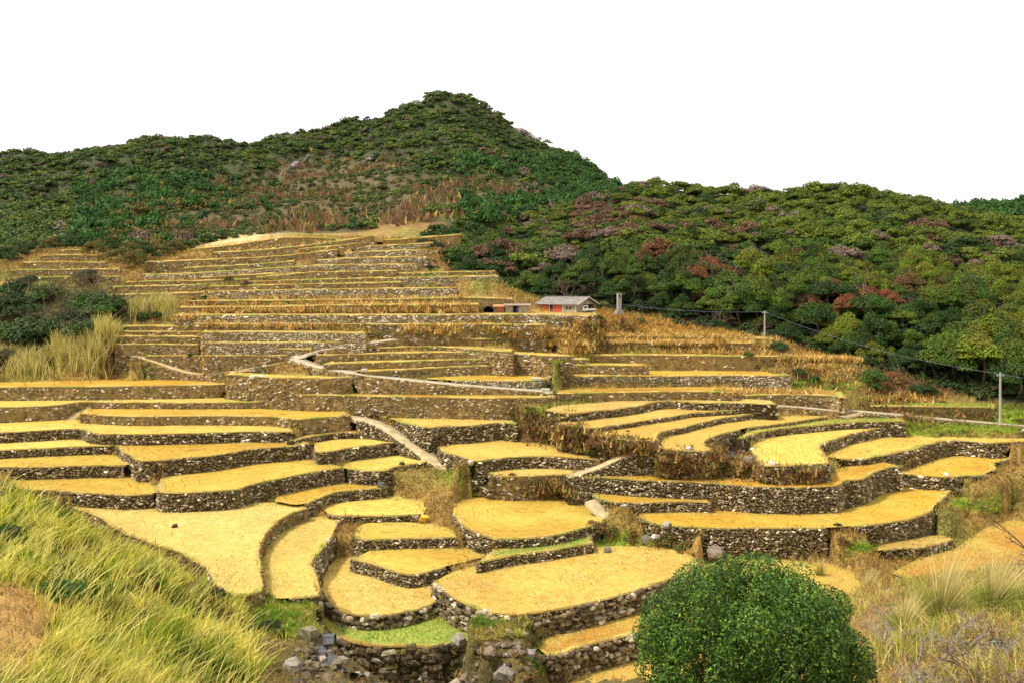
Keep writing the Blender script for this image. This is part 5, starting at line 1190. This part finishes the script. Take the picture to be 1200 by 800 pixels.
def wire(a,b,sag,lab):
    t=np.linspace(0,1,25)[:,None]; c=np.array(a)+(np.array(b)-np.array(a))*t; c[:,2]-=sag*4*(t*(1-t))[:,0]; r=.013
    V=[];F=[]
    for i,q in enumerate(c): V+=[(q[0],q[1]-r,q[2]-r),(q[0],q[1]+r,q[2]-r),(q[0],q[1],q[2]+r)]
    for i in range(24): F+=[(3*i+k,3*i+(k+1)%3,3*i+3+(k+1)%3,3*i+3+k) for k in range(3)]
    link('power_line',mesh('power_line',V,F),mat_flat('wire',(.16,.18,.22),.5,1,.1),label=lab,category='wire')
wire(P3(731,357,139),p1,.5,'thin power line from the farmhouse pillar to the first pole'); wire(p1,p2,1.2,'thin power line sagging between the two utility poles'); wire(p2,P3(1260,442,95),.4,'thin power line leaving the right pole out of view')
# ---------------------------------------------------------------- loose stones and slabs
def boulder(u,v,px,lab,colr,zs=.75,D=None,name='boulder'):
    x,y,z=cast(u,v,20) if D is None else P3(u,v,D); r=px*y/FPX/2
    o=link(name,BLOBS[rng.integers(7)],None,None,(x,y,z+r*zs*.45),label=lab,category='boulder'); o.scale=(r,r*.9,r*zs); o.rotation_euler=(rng.normal(0,.15),rng.normal(0,.15),rng.random()*6); o.color=(*colr,1); return o
b=boulder(497,614,11,'round yellow boulder at the end of a low wall',(.75,.45,.05),.9); b.data=b.data.copy(); b.data.materials.clear(); b.data.materials.append(MYEL)
for q in [(592,800,26,'large pale rounded boulder at the bottom edge in the gully',(.24,.21,.17)),(362,752,24,'mossy boulder half sunk in the grass bank above the gully',(.22,.19,.11)),(343,786,22,'pale boulder in the dark gully, leftmost at the bottom',(.30,.26,.21)),(395,785,15,'dark brown stone next to the gully stream',(.2,.16,.12)),(537,788,18,'pale round stone below the boulder wall',(.28,.24,.19)),(620,770,15,'mauve grey stone on the bank left of the narrow orange field',(.33,.28,.27)),(716,705,16,'flat pale slab lying against the widest field wall',(.45,.42,.36),.5,65.6),(757,639,17,'long flat dark rock at the back of the widest field',(.26,.23,.2)),(769,640,10,'bright pale rock beside the long flat rock',(.6,.56,.5)),(782,642,10,'grey flat rock right of the bright pale rock',(.35,.32,.28)),(838,650,22,'long brown boulder at the foot of the mossy wall',(.24,.18,.13),.5,73.3),(712,647,10,'dark stone in the green grass gap',(.2,.18,.14)),(905,560,9,'white stone at the foot of the brown bank',(.7,.66,.56)),(877,552,13,'dark boulder on the brown bank',(.22,.19,.14)),(808,540,9,'pale slanted stone on the brown bank',(.5,.46,.38)),(731,597,8,'white stone by the concrete ramp',(.7,.66,.58)),(1109,571,7,'white stone at the foot of the plank ramp',(.68,.64,.56)),(447,571,11,'dark stone capping the drain opening',(.1,.09,.08)),(551,560,8,'pale stone at the top of the dark curved bank',(.5,.45,.36)),(205,619,7,'dark clod lying alone on the sandy foreground field',(.08,.05,.03))]:
    boulder(*q)
def slab(u,v,pw,pd,th,lab,mat=M_SLAB,rz=0,name='concrete_slab',z0=None,D=None):
    x,y,z=cast(u,v,25) if D is None else P3(u,v,D); w=pw*y/FPX; d=pd
    o=thing(name,lab,'slab',(x,y,(z if z0 is None else z0)+.02),None,rz); nx=2
    for i in range(nx): pm('panel',box(-w/2+i*w/nx+.01,-w/2+(i+1)*w/nx-.01,-d/2,d/2,-.25,th+rng.uniform(-.015,.015)),mat,o)
    return o
slab(586,642,20,2.6,.05,'pale concrete slab beside the oval field',mat_flat('bleached_concrete',(.56,.46,.27),.9,1.5,.3),.35,D=72.4)
slab(301,460,16,1.4,.14,'bright white concrete slab at the foot of the ramp',mat_flat('white_concrete',(.78,.74,.64),.9,1.5,.15),.2)
for u,v,w_,lab in ((628,451,11,'long white block on the green verge above the road end'),(639,460.5,9,'white square block at the road end'),(427,438,6,'small pale block on the road edge')):
    x,y,z=cast(u,v,60); o=thing('white_block',lab,'block',(x,y,z),None,.1); ww=w_*y/FPX; pm('body',box(-ww/2,ww/2,-.3,.3,-.2,.32),MW,o); pm('cap',box(-ww/2-.04,ww/2+.04,-.34,.34,.322,.39),MW,o)
# rubble in the gully
Q=[]
for u0,v0,ru,rv,n in ((375,772,45,24,90),(600,765,42,34,110),(480,806,120,12,80),(640,775,20,16,30)):
    for _ in range(n):
        u=u0+rng.normal(0,.5)*ru; v=v0+rng.normal(0,.5)*rv; x,y,z=cast(u,v,30)
        if not COV[cell(x,y)]: Q.append((x,y,z+.04))
Q=np.array(Q); n=len(Q); a=rng.random(n)*6.28; s=rng.uniform(.10,.34,n)*np.where(rng.random(n)<.12,1.7,1)
link('rubble',stone_mesh(Q,np.c_[np.cos(a),np.sin(a)],np.c_[-np.sin(a),np.cos(a)],np.c_[s,s*.8,s*.6],pick([(.11,.075,.05),(.19,.14,.09),(.06,.045,.035),(.34,.29,.22)],[.36,.3,.22,.12],n)),M_STONE,kind='stuff')
# stream in the gully
C=[]
for u,v in ((392,741),(380,750),(372,760),(378,770),(388,778),(402,786),(420,794)):
    C.append(cast(u,v,30))
C=smooth(C,.5); C[:,2]=ground(C[:,0],C[:,1])+.07; tg=np.gradient(C[:,:2],axis=0); tg/=np.linalg.norm(tg,axis=1)[:,None]+1e-9; nr=np.stack([-tg[:,1],tg[:,0]],1)*rng.uniform(.35,.8,(len(C),1))
V=np.vstack([np.c_[C[:,:2]+nr,C[:,2]],np.c_[C[:,:2]-nr,C[:,2]]]); n=len(C)
kb=NB('stream_water',.12,.5); kb.b.inputs['Base Color'].default_value=(.05,.05,.055,1); kb.bump(kb.noise(kb.pos(),6,4,.6),.5,.05)
link('water',mesh('water',V,[(i,i+1,n+i+1,n+i) for i in range(n-1)]),kb.m,kind='structure')
# rock faces on the mountain
for u,v,D,w_,lab in ((618,150,596,30,'bare grey rock face on the right shoulder of the peak'),(346,197,470,22,'bare pinkish rock slab on the left mountain slope'),(487,119,606,16,'bare rock knob left of the summit'),(432,190,480,12,'small bare rock in the brushy slope')):
    j=int(round((u-GU[0])/5)); vv=VH-ZTOP[:,j]*FPX/GD; h=np.where((vv<=v+3)&(GD>230)&(REG[:,j]==2))[0]; D=GD[h[0]] if len(h) else D
    x,y=D*(u-UC)/FPX,D; z=ground(x,y); r=w_*D/FPX/2; o=thing('rock_outcrop',lab,'rock',(x,y,z),None,0)
    for i in range(9):
        q=part('rock',BLOBS[i%7],None,o,np.array((.30,.25,.22))*rng.uniform(.75,1.2)); a=rng.normal(0,.5,2)*r; q.location=(a[0],a[1]*.4,a[0]*(-.45 if u>600 else .4)+1.5+rng.normal(0,.8)); q.scale=(r*rng.uniform(.3,.6),r*.4,r*rng.uniform(.15,.3)); q.rotation_euler=(.3,(.45 if u>600 else -.4)+rng.normal(0,.2),rng.normal(0,.4))
# ---------------------------------------------------------------- bushes and shrubs one can count
BUSH=[crown_mesh(700+i,16,3200,.115,.95,.95,.48,.42,'leaves') for i in range(4)]
BST=[trunk_mesh(720+i,.7,.06) for i in range(2)]
def bush(u,v,px,lab,colr,D=None,zs=1,cat='bush',name='bush'):
    x,y,z=cast(u,v,25) if D is None else P3(u,v,D); r=px*y/FPX/2/1.4
    t=thing(name,lab,cat,(x,y,z),None,rng.random()*6,r); s=part('stem',BST[rng.integers(2)],M_BARK,t)
    c=part('leaves',BUSH[rng.integers(4)],M_TREE,t,np.array(colr)); c.scale=(1,1,zs); c.location=(0,0,-.1); return t
GRN=(.036,.072,.012); MID=(.06,.11,.016)
for q in [(14,376,75,'dark green bush at the left border above the reeds',GRN),(50,409,93,'broad dark green bush just left of the pale reeds',GRN),(22,402,66,'green bush low at the left border',(.06,.11,.02)),(85,389,60,'dense bush in the middle of the left thicket',GRN),(112,396,69,'dark bush right behind the pale reeds',(.045,.09,.015)),(128,375,78,'bright green spreading bush at the right end of the left thicket',MID),(98,366,63,'green bush at the back of the left thicket',MID),(55,356,54,'green bush below the far left terraces',MID),(20,349,54,'dark bush at the left border under the far terraces',GRN),(3,432,57,'brownish green bush at the left border beside the reeds',(.10,.09,.03)),(166,376,28,'small dark bush in front of the pale reed clump',GRN),(182,378,19,'smallest dark bush beside the pale reed clump',GRN),(139,390,21,'round dark bush left of the wall stack',GRN),(83,409,12,'dark shrub inside the pale reeds',GRN),(36,332,24,'dark green shrub beneath the far left terraces',GRN),(100,333,40,'grey green thicket shrub under the far left terraces',(.09,.09,.04)),(240,352,13,'dark shrub at the end of the long upper wall',GRN),(228,357,9,'small dark shrub left of the long upper wall',GRN),(289,338,16,'grey brown shrub on the upper terraces',(.12,.09,.05)),(268,333,14,'olive shrub on the upper terraces',(.12,.11,.03)),(223,418,9,'small dark conifer shaped shrub on the low wall at left',(.03,.07,.015)),(237,410,8,'small dark shrub beside the left wall stack',(.03,.07,.015)),(471,549,10,'round dark green shrub on the short wall left of the path',(.025,.07,.015)),(877,424,16,'round green bush on the tawny bank near the first pole',MID),(935,444,24,'dark bush at the right end of the long pale wall',GRN),(955,452,20,'low dark bush on the green verge',GRN),(1022,452,42,'leafy green bush at the right above the road',MID),(1048,450,40,'rusty brown bush beside the leafy green bush',(.20,.11,.04)),(912,412,28,'dark green shrub below the first pole',GRN),(940,408,30,'green shrub on the tawny slope right of the first pole',MID),(982,622,11,'dark shrub growing out of the tall mossy wall',(.03,.06,.015)),(1168,613,9,'tiny dark shrub on the slope at the right border',GRN),(700,381,16,'dark green shrub on the slope under the truck',GRN),(668,378,14,'olive shrub on the slope under the farmhouse',(.14,.12,.03)),(750,381,18,'olive brown shrub right of the pillar slope',(.13,.11,.03)),(650,357,9,'grey green shrub behind the farmhouse roof',(.07,.10,.05)),(1110,452,34,'dark bush at the forest foot near the second pole',GRN),(1145,462,30,'dark bush left of the second pole',(.035,.07,.015)),(1190,468,34,'dark bush right of the second pole',(.035,.07,.015)),(1080,465,40,'low black green bush on the bank by the road',(.035,.06,.015)),(1025,462,24,'small leafy bush at the foot of the rusty bush',MID)]:
    bush(*q)
SHR=[twig_mesh(740+i,2.6,6,.7,.035,4,3) for i in range(3)]
def bare(u,v,px,lab,mat=M_TWIG,D=None,zs=.8):
    x,y,z=cast(u,v,18) if D is None else P3(u,v,D); r=px*y/FPX/3.0
    t=thing('bare_shrub',lab,'shrub',(x,y,z),None,rng.random()*6,(r,r,r*zs)); part('branches',SHR[rng.integers(3)],mat,t); return t
for q in [(64,378,46,'leafless grey brown shrub in the left thicket'),(88,392,40,'leafless shrub between the dark bushes and the reeds'),(110,338,44,'leafless pinkish shrub below the far left terraces'),(320,338,12,'tiny leafless shrub on the upper terraces'),(1040,425,30,'leafless pale shrub at the forest edge above the rusty bush'),(1105,432,36,'leafless pale shrub against the dark forest')]: bare(*q,mat=M_TWIGP if 'pale' in q[3] else M_TWIG)
# trees of the tongue of wood on the left
for q in [(112,318,30),(140,322,34),(158,330,34),(150,310,30),(172,318,30),(190,310,28),(205,303,26),(128,300,28),(168,300,26),(8,318,34),(18,305,30),(35,297,26),(4,300,28),(60,288,24),(215,292,24),(85,286,22)]:
    u,v,px=q; D=np.interp(v,[285,335],[216,178]); x,y,z=P3(u,v,D); i,j=cell(x,y); z=min(z,ZTOP[i,j]+.5) if ZTOP[i,j]>z-6 else ZTOP[i,j]
    z=ZTOP[i,j]; sc=px*D/FPX/6.6
    c=[GRN,(.06,.09,.02),(.12,.10,.02)][rng.integers(3)]; nm={0:'at the left border' if u<40 else 'above the far left terraces' if u<100 else 'in the dark wooded notch at upper left'}[0]
    t=thing('valley_tree',f'{"olive" if c[0]>.1 else "dark green" if c[0]<.055 else "mid green"} evergreen tree {nm}, {"near its top" if v<302 else "near its foot"}','tree',(x,y,z),'trees of the wooded notch at upper left',rng.random()*6,sc); part('trunk',TRUNKS[rng.integers(3)],M_BARK,t); c_=part('crown',CROWNS[rng.integers(6)],M_TREE,t,np.array(c)); c_.location=(0,0,.4); c_.scale=(1,1,1.25)
# dark undergrowth along the foot of the right forest
pts=[]
for x,y,z,u,sc,kd,cr,cn,s01 in forest:
    if s01<.4:
        for _ in range(7 if s01<.16 else 1):
            a=x+rng.normal(0,2.6); b=y+rng.normal(-1.2,2.6); i,j=cell(a,b)
            if COV[i,j] or (REG[i,j]!=1 and rng.random()<.45): continue
            pts.append((a,b,ZTOP[i,j]-.1,rng.uniform(.28,.66),np.array([(.020,.040,.009),(.032,.056,.012),(.045,.066,.015),(.07,.05,.022)][rng.choice(4,p=[.45,.3,.15,.1])]),1.0))
bk=[]
for (u0,v0,u1,v1,n,th) in BANKLINES:
    for _ in range(n):
        s=rng.random(); u_,v_=u0+(u1-u0)*s,v0+(v1-v0)*s+rng.normal(0,th); x,y,z=cast(u_,v_,30); z=min(z,-y*(v_-VH)/FPX); bk.append((x,y-.35,z-.2,rng.uniform(.10,.27)*(1 if y>70 else .8),np.array([(.16,.08,.03),(.22,.13,.04),(.13,.12,.025),(.09,.11,.02),(.28,.17,.05)][rng.choice(5,p=[.3,.24,.2,.12,.14])]),.9))
mass('bank_shrubs',bk,5,220,.62,(8,2.2,2.0,1.3,1.0))
mass('undergrowth',pts,5,260,.75,(9,2.3,2.2,1.3,.9))
# ---------------------------------------------------------------- foreground: slope grass on the left
def okl(i,j,u,D):
    v=VH-ZTOP[i,j]*FPX/D
    return (~COV[i,j])&(REG[i,j]==0)&(u<345)&(np.hypot((u-5)/52,(v-742)/55)>1)&(v<870)&~((u>290)&(v<748))&~((u>300)&(v>755))
P=scatter(7000,-30,335,19,60,okl); n=len(P); m=8; k=np.repeat(np.arange(n),m); N_=n*m
tone=vnoise(P[:,0],P[:,1],2.4,21)*.65+vnoise(P[:,0],P[:,1],.8,22)*.35; pal=np.array([(.045,.115,.007),(.20,.30,.014),(.52,.49,.04),(.74,.65,.14),(.18,.09,.027)])
ci=np.where(tone<.42,0,np.where(tone<.53,1,np.where(tone<.64,2,3))); br=vnoise(P[:,0],P[:,1],3.1,24); ci=np.where((br>.74)&(rng.random(n)<.75),4,ci); ci=np.where(rng.random(n)<.25,rng.integers(0,4,n),ci)
gap=vnoise(P[:,0],P[:,1],1.6,23); h=rng.uniform(.3,.9,n)*np.where(gap<.40,.28,1)*np.where(gap>.66,1.5,1)*np.where(ci==0,.75,1)*np.clip(.55+P[:,1]/60,.7,1.25)
ca=rng.random(n)*6.28; cm=rng.uniform(.1,.75,n); cl=np.c_[np.cos(ca)*cm+.22,np.sin(ca)*cm*.6]
link('slope_grass',blades(P[k]+np.c_[rng.normal(0,.13,(N_,2)),np.full(N_,-.05)],h[k]*rng.uniform(.5,1.3,N_),.05*rng.uniform(.6,1.5,N_)*np.clip(P[k,1]/28,.8,1.8),rng.normal(0,.3,(N_,2))+cl[k],(pal[ci]*rng.uniform(.6,1.25,(n,1)))[k]*rng.uniform(.6,1.3,(N_,1)),3,1.0,'slope_grass'),M_GRASS,kind='stuff')
P=scatter(2400,-30,320,19,58,okl); n=len(P)
link('seed_stalks',blades(P,rng.uniform(1.0,1.9,n),.05*rng.uniform(.7,1.4,n)*np.clip(P[:,1]/30,.8,1.6),rng.normal(0,.3,(n,2))+[.55,.0],pick([(.80,.70,.22),(.66,.58,.12),(.46,.42,.06)],[.45,.36,.19],n,.2),3,.5,'seed_stalks'),M_GRASS,kind='stuff')
# short dry grass on the bare patch, the right slope and round the gully
def okr(i,j,u,D):
    v=VH-ZTOP[i,j]*FPX/D
    return (~COV[i,j])&(REG[i,j]==0)&((u>640)|(np.hypot((u-5)/60,(v-742)/60)<1)|(v>735))&(v<880)
P=scatter(9000,-30,1230,15,62,okr); n=len(P); m=6; k=np.repeat(np.arange(n),m); N_=n*m
link('short_grass',blades(P[k]+np.c_[rng.normal(0,.25,(N_,2)),np.full(N_,-.03)],rng.uniform(.12,.45,N_),.035*rng.uniform(.6,1.5,N_)*np.clip(P[k,1]/30,.7,1.7),rng.normal(0,.7,(N_,2)),pick([(.46,.27,.08),(.34,.17,.05),(.56,.40,.16),(.22,.22,.045),(.20,.11,.045)],[.32,.24,.16,.14,.14],n,.2)[k]*rng.uniform(.75,1.25,(N_,1)),2,.8,'short_grass'),M_GRASS,kind='stuff')
for q in [(70,704,64,'bright green fern like shrub in the slope grass at left',(.05,.13,.02)),(14,636,50,'dark green shrub in the slope grass at the left border',(.05,.10,.02)),(250,706,40,'dark shrub under the rim of the sandy field',(.03,.06,.02)),(316,742,36,'dark leafy shrub at the corner of the grass bank',(.03,.06,.02)),(12,598,36,'dark green shrub high on the left slope',(.06,.10,.02)),(206,664,30,'dark shrub clinging under the sandy field edge',(.035,.06,.02)),(140,730,40,'dark green shrub in the middle of the slope grass',(.035,.075,.015)),(60,775,32,'low brown shrub beside the bare sandy patch',(.12,.08,.03))]: bush(*q)
for u,v,px,lab in [(232,700,50,'brown leafless scrub under the rim of the sandy field'),(262,725,46,'dark brown leafless scrub right of the rim scrub'),(215,680,36,'brown leafless scrub high under the field rim'),(300,770,40,'brown leafless scrub at the gully head'),(120,655,34,'dead brown scrub in the middle of the slope grass')]: bare(u,v,px,lab,M_TWIG)
P=scatter(2200,985,1230,17,48,lambda i,j,u,D:(~COV[i,j])&(REG[i,j]==0)); n=len(P); m=7; k=np.repeat(np.arange(n),m); N_=n*m; tn=vnoise(P[:,0],P[:,1],1.8,91); P=P; hh=np.where(tn>.5,1,.35)
link('verge_weeds',blades(P[k]+np.c_[rng.normal(0,.2,(N_,2)),np.full(N_,-.03)],(hh[k])*rng.uniform(.3,.9,N_),.035*rng.uniform(.6,1.5,N_),rng.normal(.1,.5,(N_,2)),pick([(.30,.33,.04),(.50,.44,.10),(.16,.20,.025),(.34,.19,.06),(.60,.48,.17)],[.24,.22,.18,.2,.16],n,.2)[k]*rng.uniform(.7,1.3,(N_,1)),3,.9,'verge_weeds'),M_GRASS,kind='stuff')
# tussocks on the right
def tussock(u,v,D,h,lab,n=900):
    x,y,z=P3(u,v,D); z=ground(x,y); t=thing('grass_tussock',lab,'grass',(x,y,z))
    a=rng.random(n)*6.28; rr=rng.random(n)**.6; L=np.c_[np.cos(a),np.sin(a)]*(rr*.95)[:,None]; Pq=np.c_[L*.28,np.full(n,-.05)]
    c=pick([(.24,.29,.035),(.13,.20,.02),(.44,.40,.10),(.28,.17,.05)],[.36,.32,.2,.12],n,.2)
    part('blades',blades(Pq,h*rng.uniform(.6,1.15,n),np.full(n,.028),L+[.12,0],c,4,1.25,'blades'),M_GRASS,t)
    m_=170; a=rng.random(m_)*6.28; L=np.c_[np.cos(a),np.sin(a)]*(rng.random(m_)*.5)[:,None]
    part('plumes',blades(np.c_[L*.3,np.zeros(m_)],h*rng.uniform(1.2,1.7,m_),np.full(m_,.03),L+[.25,0],pick([(.62,.52,.22),(.52,.42,.14)],[.6,.4],m_,.2),3,.5,'plumes'),M_GRASS,t)
for q in [(1103,716,31,2.0,'large arching grass tussock with pale plumes, left of the pair'),(1163,712,32,1.7,'greener grass tussock at the right, second of the pair'),(1060,722,30,1.1,'small leaning tussock left of the large one'),(1205,715,33,1.4,'grass tussock cut off by the right border'),(1015,655,66,1.6,'thin pale grass tuft under the tall mossy wall',220),(960,648,70,1.0,'wispy pale tuft beside the round bush top',160)]: tussock(*q)
for u,v,px,lab,mt in [(1040,835,120,'pale forked bare shrub at the bottom right of the round bush',M_TWIGP),(1085,800,130,'brown bare shrub in the bottom right corner area',M_TWIG),(1150,800,140,'pale bare shrub at the bottom right corner',M_TWIGP),(1120,770,110,'reddish brown bare shrub below the tussocks',M_TWIG),(1185,775,110,'tangled pale bare shrub at the right border',M_TWIGP),(1050,765,90,'reddish bare shrub between the round bush and the tussocks',M_TWIG),(1200,830,150,'dark bare shrub cut by the lower right corner',M_TWIG),(1065,745,80,'small reddish bare shrub just left of the large tussock foot',M_TWIG),(1100,830,120,'brown bare shrub at the bottom edge, second from the round bush',M_TWIG),(1145,750,90,'brown bare shrub under the greener tussock',M_TWIG),(1165,830,120,'brown bare shrub at the bottom edge before the corner',M_TWIG)]: bare(u,v,px,lab,mt,None,.62)
for u,v,px,lab in [(1170,795,40,'dark green leafy shrub among the bare shrubs at lower right',),(1135,812,36,'low green shrub at the bottom right edge',)]: bush(u,v,px,lab,(.05,.08,.025))
# leafless tree just outside the right border, its branch reaching in
x,y=16*(1262-UC)/FPX,16.0; z=ground(x,y); t=thing('bare_tree','leafless tree at the right border whose thin dark branches reach into view','tree',(x,y,z))
zt=-16*(690-VH)/FPX-z; ps=[limb((0,0,-.3),(-.15,0,zt),.07,.045)[:2]]
for du,v in ((-97,607),(-60,640),(-40,600),(-84,628),(-20,585)):
    e=(16*(du)/FPX,rng.normal(0,.3),-16*(v-VH)/FPX-z); ps.append(limb((-.15,0,zt-rng.random()*.3),e,.028,.008,5,5,.06)[:2])
    for _ in range(4):
        s=rng.uniform(.35,.9); b0=np.array((-.15,0,zt))*(1-s)+np.array(e)*s; ps.append(limb(b0,b0+np.array((rng.normal(-.25,.2),rng.normal(0,.15),rng.normal(.12,.22))),.010,.004,3,4,.08)[:2])
part('branches',mesh('branches',*join(ps),smooth=True),M_TWIG,t)
# the round evergreen in front
D=20.0; x,y=D*(879-UC)/FPX,D; z=ground(x,y); t=thing('round_bush','large round glossy green evergreen bush in the right foreground','bush',(x,y,z))
zc=-D*(775-VH)/FPX-z; L=[]
for i in range(120):
    s=1-2*(i+.5)/120; a=i*2.39996+rng.normal(0,.12); q=math.sqrt(max(0,1-s*s))**.8; q=max(q,.75) if s<0 else q
    L.append((2.62*q*math.cos(a)*rng.uniform(.82,1.0),2.5*q*math.sin(a)*rng.uniform(.82,1.0),zc+2.05*s*rng.uniform(.86,1.08),.52*rng.uniform(.55,1.45),.5*rng.uniform(.55,1.45)))
for i in range(9): L.append((-2.55+rng.normal(0,.28),-.9+rng.normal(0,.3),zc-.7+rng.normal(0,.2),.36,.34))
for i in range(14): L.append((np.clip(rng.normal(0,.8),-1.2,1.2),np.clip(rng.normal(0,.8),-1.2,1.2),zc+rng.normal(.2,.6),.9,.8))
n=105000; C,d,idx=lobes_cloud(L,n,.75)
lob=rng.uniform(.75,1.25,len(L)); young=rng.random(n)<.3
c=np.where(young[:,None],np.array((.135,.225,.018)),np.array((.038,.092,.008)))*(lob[idx]*rng.uniform(.65,1.35,n))[:,None]
part('leaves',cards(C,d+[0,0,.35],.092*rng.uniform(.6,1.35,n),.45,c,'leaves',.75),M_GLOSS,t)
ps=[limb((0,0,-.5),(0,0,zc*.5),.14,.10,4,8)[:2]]
for i in range(9):
    a=i*.7; ps.append(limb((0,0,zc*.35),(1.7*math.cos(a),1.7*math.sin(a),zc+rng.uniform(-.2,.9)),.07,.02,5,6)[:2])
part('trunk',mesh('trunk',*join(ps),smooth=True),M_BARK,t)
print("script %.1fs"%(time.time()-T0), len(bpy.data.objects), "unique tris",sum(sum(len(p.vertices)-2 for p in m.polygons) for m in bpy.data.meshes if m.users))
